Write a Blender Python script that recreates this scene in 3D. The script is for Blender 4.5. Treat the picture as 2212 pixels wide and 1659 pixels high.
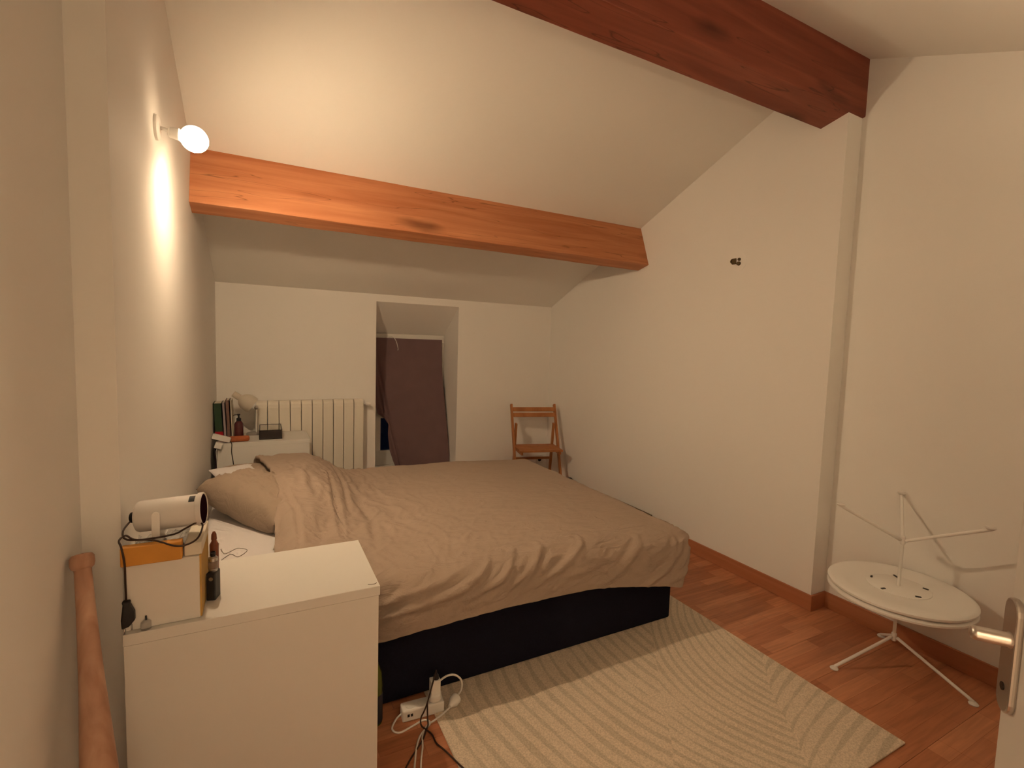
import bpy, bmesh, math, random
import numpy as np
from mathutils import Vector, Matrix, noise

random.seed(7)
PI = math.pi
for o in list(bpy.data.objects):
    bpy.data.objects.remove(o)
S = bpy.context.scene
COL = S.collection

# ------------------------------------------------------------------ camera, world, exposure
R_ = Vector((0.889, -0.456, 0.030)).normalized()
F_ = Vector((0.4570, 0.8863, -0.0743)).normalized()
U_ = R_.cross(F_).normalized()
R_ = F_.cross(U_).normalized()
cam_data = bpy.data.cameras.new('camera')
cam_data.sensor_width = 36.0
cam_data.lens = 36.0 * 1044.92 / 2212.0
cam_data.clip_start = 0.02
cam = bpy.data.objects.new('camera', cam_data)
COL.objects.link(cam)
m = Matrix((R_, U_, -F_)).transposed().to_4x4()
m.translation = Vector((0.3165, 0.0333, 1.37))
cam.matrix_world = m
S.camera = cam

world = bpy.data.worlds.new('world')
S.world = world
world.use_nodes = True
world.node_tree.nodes['Background'].inputs[0].default_value = (0.0012, 0.0015, 0.003, 1)
world.node_tree.nodes['Background'].inputs[1].default_value = 1.0
S.view_settings.view_transform = 'Standard'
S.view_settings.look = 'None'
S.view_settings.gamma = 1.0
S.view_settings.use_curve_mapping = False
S.view_settings.exposure = 0.32
LAMP_STRENGTH = 3900.0      # peak along LAMP_AIM; glow elsewhere is cut to tame wall and ceiling
HALL_FILL_STRENGTH = 168.0  # unseen globe on the landing, added as fill
UP_FILL_STRENGTH = 96.0  # unseen uplighter behind the door, added as fill
LAMP_COLOR = (1.0, 0.72, 0.45)
LAMP_AIM = (0.72, 0.36, -0.58)
LAMP_LOBE = 8.0
LAMP_BACK = 0.0025

# ------------------------------------------------------------------ materials
def mat(name, color, rough=0.6, spec=0.3, metal=0.0, noise_scale=0, noise_amt=0.0, bump=0.0, bump_scale=200, trans=0.0, ior=1.45, coat=0.0):
    m = bpy.data.materials.new(name)
    m.use_nodes = True
    nt = m.node_tree
    b = nt.nodes['Principled BSDF']
    b.inputs['Base Color'].default_value = (*color, 1)
    b.inputs['Roughness'].default_value = rough
    b.inputs['Specular IOR Level'].default_value = spec
    b.inputs['Metallic'].default_value = metal
    b.inputs['IOR'].default_value = ior
    if trans: b.inputs['Transmission Weight'].default_value = trans
    if coat: b.inputs['Coat Weight'].default_value = coat
    g = nt.nodes.new('ShaderNodeNewGeometry')
    if noise_amt:
        n = nt.nodes.new('ShaderNodeTexNoise'); n.inputs['Scale'].default_value = noise_scale; n.inputs['Detail'].default_value = 4
        nt.links.new(g.outputs['Position'], n.inputs['Vector'])
        mx = nt.nodes.new('ShaderNodeMix'); mx.data_type = 'RGBA'
        mx.inputs['A'].default_value = (*[c * (1 - noise_amt) for c in color], 1)
        mx.inputs['B'].default_value = (*[min(1, c * (1 + noise_amt)) for c in color], 1)
        nt.links.new(n.outputs['Fac'], mx.inputs['Factor'])
        nt.links.new(mx.outputs['Result'], b.inputs['Base Color'])
    if bump:
        n2 = nt.nodes.new('ShaderNodeTexNoise'); n2.inputs['Scale'].default_value = bump_scale; n2.inputs['Detail'].default_value = 3
        nt.links.new(g.outputs['Position'], n2.inputs['Vector'])
        bp = nt.nodes.new('ShaderNodeBump'); bp.inputs['Strength'].default_value = bump; bp.inputs['Distance'].default_value = 0.004
        nt.links.new(n2.outputs['Fac'], bp.inputs['Height'])
        nt.links.new(bp.outputs['Normal'], b.inputs['Normal'])
    return m

def emit(name, color, strength):
    m = bpy.data.materials.new(name); m.use_nodes = True
    nt = m.node_tree; nt.nodes.remove(nt.nodes['Principled BSDF'])
    e = nt.nodes.new('ShaderNodeEmission'); e.inputs[0].default_value = (*color, 1); e.inputs[1].default_value = strength
    nt.links.new(e.outputs[0], nt.nodes['Material Output'].inputs[0])
    return m

def N(nt, t, **kw):
    n = nt.nodes.new(t)
    for k, v in kw.items():
        if hasattr(n, k): setattr(n, k, v)
        else: n.inputs[k].default_value = v
    return n

def ramp(nt, stops, src):
    r = nt.nodes.new('ShaderNodeValToRGB')
    el = r.color_ramp.elements
    el[0].position, el[0].color = stops[0][0], (*stops[0][1], 1)
    el[1].position, el[1].color = stops[-1][0], (*stops[-1][1], 1)
    for p_, c_ in stops[1:-1]:
        e = el.new(p_); e.color = (*c_, 1)
    nt.links.new(src, r.inputs['Fac'])
    return r.outputs['Color']

def wood(name, dark, light, stretch=(1.2, 22, 22), rough=0.5, knots=True, axis_mix=1.0, coords='Position', knot_scale=(1.6, 5.5, 5.5)):
    """streaky timber along the x axis with darker knots and thin checks"""
    m = bpy.data.materials.new(name); m.use_nodes = True
    nt = m.node_tree; b = nt.nodes['Principled BSDF']
    b.inputs['Roughness'].default_value = rough; b.inputs['Specular IOR Level'].default_value = 0.25
    if coords == 'Position':
        src = N(nt, 'ShaderNodeNewGeometry').outputs['Position']
    else:
        src = N(nt, 'ShaderNodeTexCoord').outputs[coords]
    mp = N(nt, 'ShaderNodeMapping'); mp.inputs['Scale'].default_value = stretch
    nt.links.new(src, mp.inputs['Vector'])
    n1 = N(nt, 'ShaderNodeTexNoise', Scale=1.0, Detail=6.0, Distortion=0.6)
    nt.links.new(mp.outputs[0], n1.inputs['Vector'])
    mid = tuple((a + c) / 2 for a, c in zip(dark, light))
    colr = ramp(nt, [(0.32, dark), (0.5, mid), (0.68, light)], n1.outputs['Fac'])
    if knots:
        mk = N(nt, 'ShaderNodeMapping'); mk.inputs['Scale'].default_value = knot_scale
        nt.links.new(src, mk.inputs['Vector'])
        nd = N(nt, 'ShaderNodeTexNoise', Scale=2.5, Detail=2.0)
        nt.links.new(mk.outputs[0], nd.inputs['Vector'])
        ad = N(nt, 'ShaderNodeVectorMath', operation='MULTIPLY_ADD')
        nt.links.new(nd.outputs['Color'], ad.inputs[0]); ad.inputs[1].default_value = (0.35, 0.35, 0.35)
        nt.links.new(mk.outputs[0], ad.inputs[2])
        v = N(nt, 'ShaderNodeTexVoronoi', Scale=1.0)
        nt.links.new(ad.outputs[0], v.inputs['Vector'])
        kf = N(nt, 'ShaderNodeMapRange'); kf.inputs['From Min'].default_value = 0.05; kf.inputs['From Max'].default_value = 0.24
        kf.inputs['To Min'].default_value = 0.72; kf.inputs['To Max'].default_value = 0.0
        nt.links.new(v.outputs['Distance'], kf.inputs['Value'])
        mx = N(nt, 'ShaderNodeMix', data_type='RGBA'); mx.inputs['B'].default_value = (*[c * 0.28 for c in dark], 1)
        nt.links.new(kf.outputs[0], mx.inputs['Factor']); nt.links.new(colr, mx.inputs['A'])
        # thin checks
        mc = N(nt, 'ShaderNodeMapping'); mc.inputs['Scale'].default_value = (0.9, 16, 16)
        nt.links.new(src, mc.inputs['Vector'])
        nc = N(nt, 'ShaderNodeTexNoise', Scale=1.0, Detail=2.0, Distortion=0.2)
        nt.links.new(mc.outputs[0], nc.inputs['Vector'])
        sb = N(nt, 'ShaderNodeMath', operation='SUBTRACT'); sb.inputs[1].default_value = 0.40
        nt.links.new(nc.outputs['Fac'], sb.inputs[0])
        ab = N(nt, 'ShaderNodeMath', operation='ABSOLUTE'); nt.links.new(sb.outputs[0], ab.inputs[0])
        cr = N(nt, 'ShaderNodeMapRange'); cr.inputs['From Min'].default_value = 0.0; cr.inputs['From Max'].default_value = 0.006
        cr.inputs['To Min'].default_value = 0.55; cr.inputs['To Max'].default_value = 0.0
        nt.links.new(ab.outputs[0], cr.inputs['Value'])
        mx2 = N(nt, 'ShaderNodeMix', data_type='RGBA'); mx2.inputs['B'].default_value = (*[c * 0.15 for c in dark], 1)
        nt.links.new(cr.outputs[0], mx2.inputs['Factor']); nt.links.new(mx.outputs['Result'], mx2.inputs['A'])
        colr = mx2.outputs['Result']
    nt.links.new(colr, b.inputs['Base Color'])
    bp = N(nt, 'ShaderNodeBump', Strength=0.25); bp.inputs['Distance'].default_value = 0.004
    nt.links.new(n1.outputs['Fac'], bp.inputs['Height']); nt.links.new(bp.outputs['Normal'], b.inputs['Normal'])
    return m

M = {}
M['wall'] = mat('white_wall_paint', (0.87, 0.85, 0.81), 0.75, 0.2, noise_scale=1.5, noise_amt=0.02, bump=0.06, bump_scale=90)
M['ceil'] = mat('white_ceiling_paint', (0.87, 0.85, 0.80), 0.8, 0.15, noise_scale=1.2, noise_amt=0.02, bump=0.05, bump_scale=70)
M['lacquer'] = mat('white_lacquer', (0.75, 0.73, 0.685), 0.42, 0.4)
M['lacquer_edge'] = mat('white_lacquer_edge', (0.76, 0.74, 0.69), 0.5, 0.3)
M['white_metal'] = mat('white_powder_coat', (0.88, 0.86, 0.82), 0.45, 0.4)
M['white_plastic'] = mat('white_plastic', (0.78, 0.76, 0.72), 0.4, 0.4)
M['black_plastic'] = mat('black_plastic', (0.012, 0.012, 0.014), 0.45, 0.4)
M['black_cable'] = mat('black_cable_rubber', (0.015, 0.010, 0.008), 0.5, 0.4)
M['brown_cable'] = mat('dark_brown_cable', (0.035, 0.015, 0.008), 0.5, 0.4)
M['duvet'] = mat('taupe_cotton', (0.41, 0.322, 0.258), 0.9, 0.1, noise_scale=5, noise_amt=0.05, bump=0.12, bump_scale=420)
M['pillow'] = mat('taupe_pillow_cotton', (0.375, 0.295, 0.23), 0.9, 0.1, noise_scale=6, noise_amt=0.05, bump=0.10, bump_scale=420)
M['sheet'] = mat('white_cotton', (0.71, 0.68, 0.67), 0.9, 0.1, noise_scale=4, noise_amt=0.03, bump=0.06, bump_scale=300)
M['navy'] = mat('navy_upholstery', (0.011, 0.011, 0.020), 0.95, 0.08, noise_scale=120, noise_amt=0.35, bump=0.2, bump_scale=500)
M['curtain'] = mat('mauve_brown_cloth', (0.185, 0.118, 0.124), 0.95, 0.05, noise_scale=9, noise_amt=0.10, bump=0.1, bump_scale=350)
M['radiator'] = mat('cream_enamel', (0.80, 0.76, 0.66), 0.4, 0.4)
M['chrome'] = mat('brushed_metal', (0.62, 0.58, 0.54), 0.32, 0.5, metal=1.0)
M['steel'] = mat('dull_steel', (0.45, 0.43, 0.41), 0.35, 0.5, metal=1.0)
M['brass'] = mat('dark_brass', (0.10, 0.075, 0.04), 0.45, 0.4, metal=0.6)
M['glass'] = mat('clear_glass', (0.95, 0.95, 0.93), 0.03, 0.5, trans=1.0)
M['window_glass'] = mat('night_window_glass', (0.85, 0.9, 0.92), 0.03, 0.5, trans=1.0)
M['thin_plastic'] = mat('clear_film', (0.85, 0.85, 0.83), 0.12, 0.5, trans=0.75)
M['beam'] = wood('orange_stained_beam', (0.42, 0.150, 0.062), (0.58, 0.25, 0.118), stretch=(1.3, 20, 20), knot_scale=(1.45, 4.6, 4.6))
M['ridge'] = wood('red_brown_stained_beam', (0.18, 0.045, 0.026), (0.27, 0.078, 0.045), stretch=(1.3, 20, 20), knot_scale=(1.6, 5.0, 5.0))
M['chair'] = wood('honey_beech', (0.34, 0.13, 0.045), (0.46, 0.19, 0.07), stretch=(14, 14, 3), knots=False)
M['bat'] = wood('worn_ash_bat', (0.40, 0.215, 0.14), (0.56, 0.345, 0.24), stretch=(30, 30, 3.0), knots=False, rough=0.45)
M['baseboard'] = wood('cherry_baseboard', (0.40, 0.150, 0.072), (0.48, 0.195, 0.10), stretch=(6, 1.2, 25), knots=False, rough=0.45)
M['board'] = mat('dark_olive_board', (0.11, 0.08, 0.048), 0.6, 0.3)
M['orange_card'] = mat('orange_card', (0.62, 0.28, 0.05), 0.55, 0.3, noise_scale=25, noise_amt=0.12)
M['carton'] = mat('white_carton', (0.78, 0.75, 0.70), 0.6, 0.3)
M['gold_edge'] = mat('golden_card_edge', (0.50, 0.30, 0.07), 0.5, 0.4)
M['proj_white'] = mat('matt_white_plastic', (0.76, 0.73, 0.70), 0.5, 0.35)
M['lens'] = mat('dark_purple_lens', (0.020, 0.007, 0.011), 0.6, 0.0)
M['amber'] = mat('amber_brown_plastic', (0.075, 0.016, 0.018), 0.25, 0.5)
M['book_green'] = mat('green_cloth_cover', (0.030, 0.062, 0.034), 0.6, 0.3, noise_scale=40, noise_amt=0.15)
M['book_red'] = mat('red_cover_band', (0.42, 0.012, 0.022), 0.5, 0.3)
M['book_grey'] = mat('lilac_grey_cover', (0.40, 0.34, 0.37), 0.6, 0.3)
M['book_brown'] = mat('mottled_brown_cover', (0.20, 0.12, 0.10), 0.6, 0.3, noise_scale=40, noise_amt=0.5)
M['paper'] = mat('page_paper', (0.72, 0.66, 0.55), 0.8, 0.2)
M['terracotta'] = mat('terracotta_knit', (0.40, 0.125, 0.055), 0.85, 0.1, noise_scale=60, noise_amt=0.2, bump=0.4, bump_scale=260)
M['dark_liquid'] = mat('reddish_brown_glaze', (0.20, 0.055, 0.025), 0.3, 0.5)
M['tank'] = mat('smoky_glass_tank', (0.30, 0.22, 0.17), 0.15, 0.5, trans=0.4)
M['green_glass'] = mat('olive_green_glass', (0.16, 0.19, 0.035), 0.15, 0.5, trans=0.3)
M['black_metal'] = mat('black_metal_edge', (0.02, 0.014, 0.010), 0.45, 0.4)
M['grey_glass'] = mat('smoky_box_side', (0.10, 0.085, 0.085), 0.12, 0.5, trans=0.6)
M['lamp_cream'] = mat('greige_lamp_enamel', (0.58, 0.53, 0.44), 0.35, 0.45)
def bulb_mat():
    # globe glow shaped by surface direction: bright along LAMP_AIM, dimmed to spare wall and ceiling
    m = emit('warm_bulb_glow', LAMP_COLOR, 1.0); nt = m.node_tree
    g = N(nt, 'ShaderNodeNewGeometry')
    d = N(nt, 'ShaderNodeVectorMath', operation='DOT_PRODUCT'); d.inputs[1].default_value = Vector(LAMP_AIM).normalized()
    nt.links.new(g.outputs['Normal'], d.inputs[0])
    mx = N(nt, 'ShaderNodeMath', operation='MAXIMUM'); mx.inputs[1].default_value = 0.0; nt.links.new(d.outputs['Value'], mx.inputs[0])
    pw = N(nt, 'ShaderNodeMath', operation='POWER'); pw.inputs[1].default_value = LAMP_LOBE; nt.links.new(mx.outputs[0], pw.inputs[0])
    ma = N(nt, 'ShaderNodeMath', operation='MULTIPLY_ADD'); ma.inputs[1].default_value = LAMP_STRENGTH; ma.inputs[2].default_value = LAMP_STRENGTH * LAMP_BACK
    nt.links.new(pw.outputs[0], ma.inputs[0])
    nt.links.new(ma.outputs[0], [n for n in nt.nodes if n.type == 'EMISSION'][0].inputs[1])
    return m
M['bulb'] = bulb_mat()
M['hall_fill_globe'] = emit('hall_fill_glow', (1.0, 0.70, 0.44), HALL_FILL_STRENGTH)

def add_creases(m, sc, strength):
    # fine creases of washed cotton: relief only
    nt = m.node_tree; b = nt.nodes['Principled BSDF']
    old = b.inputs['Normal'].links[0].from_socket
    g = N(nt, 'ShaderNodeNewGeometry')
    mp = N(nt, 'ShaderNodeMapping'); mp.inputs['Rotation'].default_value = (0, 0, 0.6); mp.inputs['Scale'].default_value = (sc * 0.55, sc * 1.5, sc)
    nt.links.new(g.outputs['Position'], mp.inputs['Vector'])
    n = N(nt, 'ShaderNodeTexNoise', Scale=1.0, Detail=7.0, Distortion=1.4); n.inputs['Roughness'].default_value = 0.6
    nt.links.new(mp.outputs[0], n.inputs['Vector'])
    bp = N(nt, 'ShaderNodeBump', Strength=strength); bp.inputs['Distance'].default_value = 0.02
    nt.links.new(n.outputs['Fac'], bp.inputs['Height']); nt.links.new(old, bp.inputs['Normal'])
    nt.links.new(bp.outputs['Normal'], b.inputs['Normal'])
add_creases(M['duvet'], 9.0, 0.65)
add_creases(M['pillow'], 10.0, 0.6)

# floor laminate: three-strip boards with strips of differing tint
def floor_mat():
    m = bpy.data.materials.new('cherry_laminate'); m.use_nodes = True
    nt = m.node_tree; b = nt.nodes['Principled BSDF']
    b.inputs['Roughness'].default_value = 0.42; b.inputs['Specular IOR Level'].default_value = 0.35
    src = N(nt, 'ShaderNodeNewGeometry').outputs['Position']
    br = N(nt, 'ShaderNodeTexBrick'); br.offset = 0.37; br.offset_frequency = 2; br.squash = 1.0
    br.inputs['Color1'].default_value = (0.42, 0.162, 0.080, 1); br.inputs['Color2'].default_value = (0.60, 0.272, 0.145, 1)
    br.inputs['Mortar'].default_value = (0.34, 0.115, 0.05, 1)
    br.inputs['Scale'].default_value = 1.0; br.inputs['Mortar Size'].default_value = 0.0006
    br.inputs['Brick Width'].default_value = 0.40; br.inputs['Row Height'].default_value = 0.065; br.inputs['Bias'].default_value = -0.05
    nt.links.new(src, br.inputs['Vector'])
    mp = N(nt, 'ShaderNodeMapping'); mp.inputs['Scale'].default_value = (4, 55, 1)
    nt.links.new(src, mp.inputs['Vector'])
    n = N(nt, 'ShaderNodeTexNoise', Scale=1.0, Detail=5.0, Distortion=0.8); nt.links.new(mp.outputs[0], n.inputs['Vector'])
    g = ramp(nt, [(0.3, (0.80, 0.78, 0.76)), (0.7, (1.12, 1.10, 1.08))], n.outputs['Fac'])
    mx = N(nt, 'ShaderNodeMix', data_type='RGBA', blend_type='MULTIPLY'); mx.inputs['Factor'].default_value = 1.0
    nt.links.new(br.outputs['Color'], mx.inputs['A']); nt.links.new(g, mx.inputs['B'])
    nt.links.new(mx.outputs['Result'], b.inputs['Base Color'])
    return m
M['floor'] = floor_mat()

# rug: leaf-vein pattern, curved bands fanning from slanted seams
def rug_mat():
    m = bpy.data.materials.new('beige_rug_pile'); m.use_nodes = True
    nt = m.node_tree; b = nt.nodes['Principled BSDF']
    b.inputs['Roughness'].default_value = 0.95; b.inputs['Specular IOR Level'].default_value = 0.05
    def mth(op, a, c=None, d=None):
        n = N(nt, 'ShaderNodeMath', operation=op)
        for i, q in enumerate((a, c, d)):
            if q is None: continue
            if isinstance(q, (int, float)): n.inputs[i].default_value = q
            else: nt.links.new(q, n.inputs[i])
        return n.outputs[0]
    src = N(nt, 'ShaderNodeNewGeometry').outputs['Position']
    nz = N(nt, 'ShaderNodeTexNoise', Scale=1.7, Detail=1.0); nt.links.new(src, nz.inputs['Vector'])
    sp = N(nt, 'ShaderNodeSeparateXYZ'); nt.links.new(src, sp.inputs[0])
    x, y = sp.outputs['X'], sp.outputs['Y']
    w = mth('SUBTRACT', nz.outputs['Fac'], 0.5)
    # two slanted seams split the rug into three fields, each with bands of its own direction
    seam = mth('ADD', mth('MULTIPLY', y, -0.80), x)
    seam = mth('ADD', seam, mth('MULTIPLY', w, 0.16))
    g1 = mth('GREATER_THAN', seam, 1.20)
    g0 = mth('GREATER_THAN', seam, 0.62)
    yc = mth('SUBTRACT', y, 1.32)
    mid = mth('MULTIPLY', mth('SUBTRACT', x, mth('MULTIPLY', mth('MULTIPLY', yc, yc), 0.95)), 2 * PI / 0.046)
    rgt = mth('MULTIPLY', mth('SUBTRACT', y, mth('ADD', mth('MULTIPLY', x, 0.10), mth('MULTIPLY', mth('POWER', mth('ABSOLUTE', mth('SUBTRACT', seam, 1.20)), 0.5), 0.12))), 2 * PI / 0.058)
    lft = mth('MULTIPLY', mth('ADD', mth('ADD', x, mth('MULTIPLY', y, 0.30)), mth('MULTIPLY', mth('MULTIPLY', yc, yc), -0.5)), 2 * PI / 0.056)
    def pick(f, a, c): return mth('ADD', mth('MULTIPLY', f, a), mth('MULTIPLY', mth('SUBTRACT', 1.0, f), c))
    ph = pick(g1, rgt, pick(g0, mid, lft))
    ph = mth('ADD', ph, mth('MULTIPLY', w, 9.0))
    sn = mth('SINE', ph)
    n2 = N(nt, 'ShaderNodeTexNoise', Scale=5.0, Detail=2.0); nt.links.new(src, n2.inputs['Vector'])
    sn = mth('ADD', sn, mth('MULTIPLY', mth('SUBTRACT', n2.outputs['Fac'], 0.5), 2.9))
    mr = N(nt, 'ShaderNodeMapRange'); mr.interpolation_type = 'SMOOTHSTEP'
    mr.inputs['From Min'].default_value = 0.25; mr.inputs['From Max'].default_value = 0.75
    nt.links.new(sn, mr.inputs['Value'])
    n3 = N(nt, 'ShaderNodeTexNoise', Scale=190.0, Detail=3.0); nt.links.new(src, n3.inputs['Vector'])
    fl = ramp(nt, [(0.35, (0.83, 0.82, 0.80)), (0.65, (1.10, 1.10, 1.10))], n3.outputs['Fac'])
    mx = N(nt, 'ShaderNodeMix', data_type='RGBA'); mx.inputs['A'].default_value = (0.70, 0.60, 0.48, 1); mx.inputs['B'].default_value = (0.565, 0.49, 0.385, 1)
    nt.links.new(mr.outputs[0], mx.inputs['Factor'])
    ml = N(nt, 'ShaderNodeMix', data_type='RGBA', blend_type='MULTIPLY'); ml.inputs['Factor'].default_value = 1.0
    nt.links.new(mx.outputs['Result'], ml.inputs['A']); nt.links.new(fl, ml.inputs['B'])
    nt.links.new(ml.outputs['Result'], b.inputs['Base Color'])
    bp = N(nt, 'ShaderNodeBump', Strength=0.4); bp.inputs['Distance'].default_value = 0.004
    nt.links.new(n3.outputs['Fac'], bp.inputs['Height']); nt.links.new(bp.outputs['Normal'], b.inputs['Normal'])
    return m
M['rug'] = rug_mat()

# ------------------------------------------------------------------ mesh helpers
def obj(name, bm, material, parent=None, smooth=False, bevel=0.0, seg=2, kind=None, label=None):
    me = bpy.data.meshes.new(name)
    bmesh.ops.recalc_face_normals(bm, faces=bm.faces[:])
    bm.to_mesh(me); bm.free()
    o = bpy.data.objects.new(name, me); COL.objects.link(o)
    me.materials.append(M[material] if isinstance(material, str) else material)
    if smooth:
        me.polygons.foreach_set('use_smooth', [True] * len(me.polygons))
        if smooth == 'auto':
            me.set_sharp_from_angle(angle=math.radians(38))
    if bevel:
        b = o.modifiers.new('bevel', 'BEVEL'); b.width = bevel; b.segments = seg; b.limit_method = 'ANGLE'; b.angle_limit = math.radians(40)
    if parent is not None:
        o.parent = parent
        o.matrix_parent_inverse = Matrix.Identity(4)
        o.location = (0, 0, 0)
        # geometry is written in world coordinates: shift it into the parent's frame
        if parent.get('_world') is not None or True:
            o.data.transform(world_of(parent).inverted())
    if kind: o['kind'] = kind
    if label: o['label'] = label
    return o

def world_of(o):
    mtx = Matrix.LocRotScale(o.location, o.rotation_euler, o.scale)
    if o.parent is not None: mtx = world_of(o.parent) @ mtx
    return mtx

def thing(name, label, cat, loc=(0, 0, 0), group=None):
    o = bpy.data.objects.new(name, None); COL.objects.link(o)
    o.empty_display_size = 0.05
    o.location = loc; o['label'] = label; o['category'] = cat
    if group: o['group'] = group
    return o

def tag(o, label, cat, group=None):
    o['label'] = label; o['category'] = cat
    if group: o['group'] = group
    return o

def B(): return bmesh.new()

def add_box(bm, lo, hi, mtx=None):
    lo = Vector(lo); hi = Vector(hi)
    r = bmesh.ops.create_cube(bm, size=1.0)
    t = Matrix.Translation((lo + hi) / 2) @ Matrix.Diagonal((*(hi - lo), 1))
    if mtx: t = mtx @ t
    bmesh.ops.transform(bm, matrix=t, verts=r['verts'])
    return r['verts']

def frame_to(d):
    d = Vector(d).normalized()
    a = Vector((0, 0, 1)) if abs(d.z) < 0.9 else Vector((1, 0, 0))
    x = a.cross(d).normalized(); y = d.cross(x)
    return x, y, d

def add_rings(bm, rings, cap=True, close=False):
    """rings: lists of Vectors, all of one length"""
    vs = [[bm.verts.new(p_) for p_ in r] for r in rings]
    n = len(vs[0])
    k = len(vs)
    for i in range(k if close else k - 1):
        a, b_ = vs[i], vs[(i + 1) % k]
        for j in range(n):
            bm.faces.new((a[j], a[(j + 1) % n], b_[(j + 1) % n], b_[j]))
    if cap and not close:
        bm.faces.new(list(reversed(vs[0]))); bm.faces.new(vs[-1])

def add_lathe(bm, base, axis, prof, n=24):
    """prof: (distance along axis, radius)"""
    x, y, d = frame_to(axis); base = Vector(base)
    rings = []
    for h, r in prof:
        r = max(r, 1e-4)
        rings.append([base + d * h + x * (r * math.cos(2 * PI * i / n)) + y * (r * math.sin(2 * PI * i / n)) for i in range(n)])
    add_rings(bm, rings)

def add_rod(bm, a, b_, r, n=12):
    a = Vector(a); b_ = Vector(b_)
    add_lathe(bm, a, b_ - a, [(0, r), ((b_ - a).length, r)], n)

def smooth_path(pts, k=6):
    pts = [Vector(p_) for p_ in pts]
    out = []
    for i in range(len(pts) - 1):
        p0 = pts[max(i - 1, 0)]; p1 = pts[i]; p2 = pts[i + 1]; p3 = pts[min(i + 2, len(pts) - 1)]
        for j in range(k):
            t = j / k
            out.append(0.5 * ((2 * p1) + (p2 - p0) * t + (2 * p0 - 5 * p1 + 4 * p2 - p3) * t * t + (3 * p1 - p0 - 3 * p2 + p3) * t ** 3))
    out.append(pts[-1])
    return out

def add_tube(bm, pts, r, n=8, smooth=True, k=6):
    P = smooth_path(pts, k) if smooth else [Vector(p_) for p_ in pts]
    t0 = (P[1] - P[0]).normalized()
    x, y, _ = frame_to(t0)
    rings = []
    for i, p_ in enumerate(P):
        t = (P[min(i + 1, len(P) - 1)] - P[max(i - 1, 0)]).normalized()
        x = (x - t * x.dot(t)).normalized(); y = t.cross(x)
        rr = r(i / (len(P) - 1)) if callable(r) else r
        rings.append([p_ + x * rr * math.cos(2 * PI * j / n) + y * rr * math.sin(2 * PI * j / n) for j in range(n)])
    add_rings(bm, rings)

def add_prism(bm, poly, ax, lo, hi):
    """polygon in the plane across axis ax, swept from lo to hi; poly gives the two other coordinates in order"""
    def mk(a, b_, h):
        return Vector((h, a, b_)) if ax == 0 else Vector((a, h, b_)) if ax == 1 else Vector((a, b_, h))
    v0 = [bm.verts.new(mk(a, b_, lo)) for a, b_ in poly]
    v1 = [bm.verts.new(mk(a, b_, hi)) for a, b_ in poly]
    n = len(poly)
    bm.faces.new(v0); bm.faces.new(list(reversed(v1)))
    for i in range(n):
        bm.faces.new((v0[i], v1[i], v1[(i + 1) % n], v0[(i + 1) % n]))

def add_grid(bm, fn, nu, nv):
    vs = [[bm.verts.new(fn(i / nu, j / nv)) for j in range(nv + 1)] for i in range(nu + 1)]
    for i in range(nu):
        for j in range(nv):
            bm.faces.new((vs[i][j], vs[i + 1][j], vs[i + 1][j + 1], vs[i][j + 1]))
    return vs

def sst(a, b_, x):
    t = min(1, max(0, (x - a) / (b_ - a))); return t * t * (3 - 2 * t)

def fbm(x, y, z=0.0, oct=3):
    return noise.fractal(Vector((x, y, z)), 1.0, 2.0, oct)

# ------------------------------------------------------------------ the room
W, D = 2.9435, 4.2974           # right wall and back wall of the lined part of the room
WN = W + 0.1228                 # right wall nearer the camera
XL = -0.076                     # left wall nearer the camera
YS = 1.525                      # where the right wall steps
YSL = 1.51                      # where the left wall steps
YF = -0.15                      # front wall
def z_far(y): return 1.7958 + 0.4151 * (D - y)
def z_near(y): return 2.9021 - 0.4359 * (1.5507 - y)
YR = 1.5904
ZR = z_far(YR)

bm = B()
for y0, y1, x0 in ((YSL, D + 0.45, 0.0), (YF - 0.15, YSL, XL)):
    top = [(y1, z_far(max(y1, YR)) + 0.04 if y1 > YR else z_near(y1) + 0.04)]
    poly = [(y0, -0.02), (y1, -0.02)] + top
    if y0 < YR < y1: poly.append((YR, ZR + 0.04))
    poly.append((y0, (z_near(y0) if y0 < YR else z_far(y0)) + 0.04))
    add_prism(bm, poly, 0, -0.25, x0)
obj('wall_left', bm, 'wall', kind='structure')

bm = B()
for y0, y1, x0 in ((YS, D + 0.45, W), (YF - 0.15, YS, WN)):
    poly = [(y0, -0.02), (y1, -0.02), (y1, (z_far(y1) if y1 > YR else z_near(y1)) + 0.04)]
    if y0 < YR < y1: poly.append((YR, ZR + 0.04))
    poly.append((y0, (z_near(y0) if y0 < YR else z_far(y0)) + 0.04))
    add_prism(bm, poly, 0, x0, WN + 0.25)
obj('wall_right', bm, 'wall', kind='structure')

# back wall with the deep window niche and its sloping soffit
WX0, WX1, WZ0, WZ1, YW = 1.184, 1.936, 0.13, 1.734, 4.707
bm = B()
zt = z_far(D) + 0.04
add_box(bm, (-0.02, D, -0.02), (WX0, YW + 0.1, zt))
add_box(bm, (WX1, D, -0.02), (W + 0.02, YW + 0.1, zt))
add_box(bm, (WX0, D, -0.02), (WX1, YW + 0.1, WZ0))
add_prism(bm, [(D, WZ1), (D, zt), (YW + 0.1, zt), (YW + 0.1, 1.468), (YW, 1.468)], 0, WX0, WX1)
obj('wall_back', bm, 'wall', kind='structure')

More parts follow.
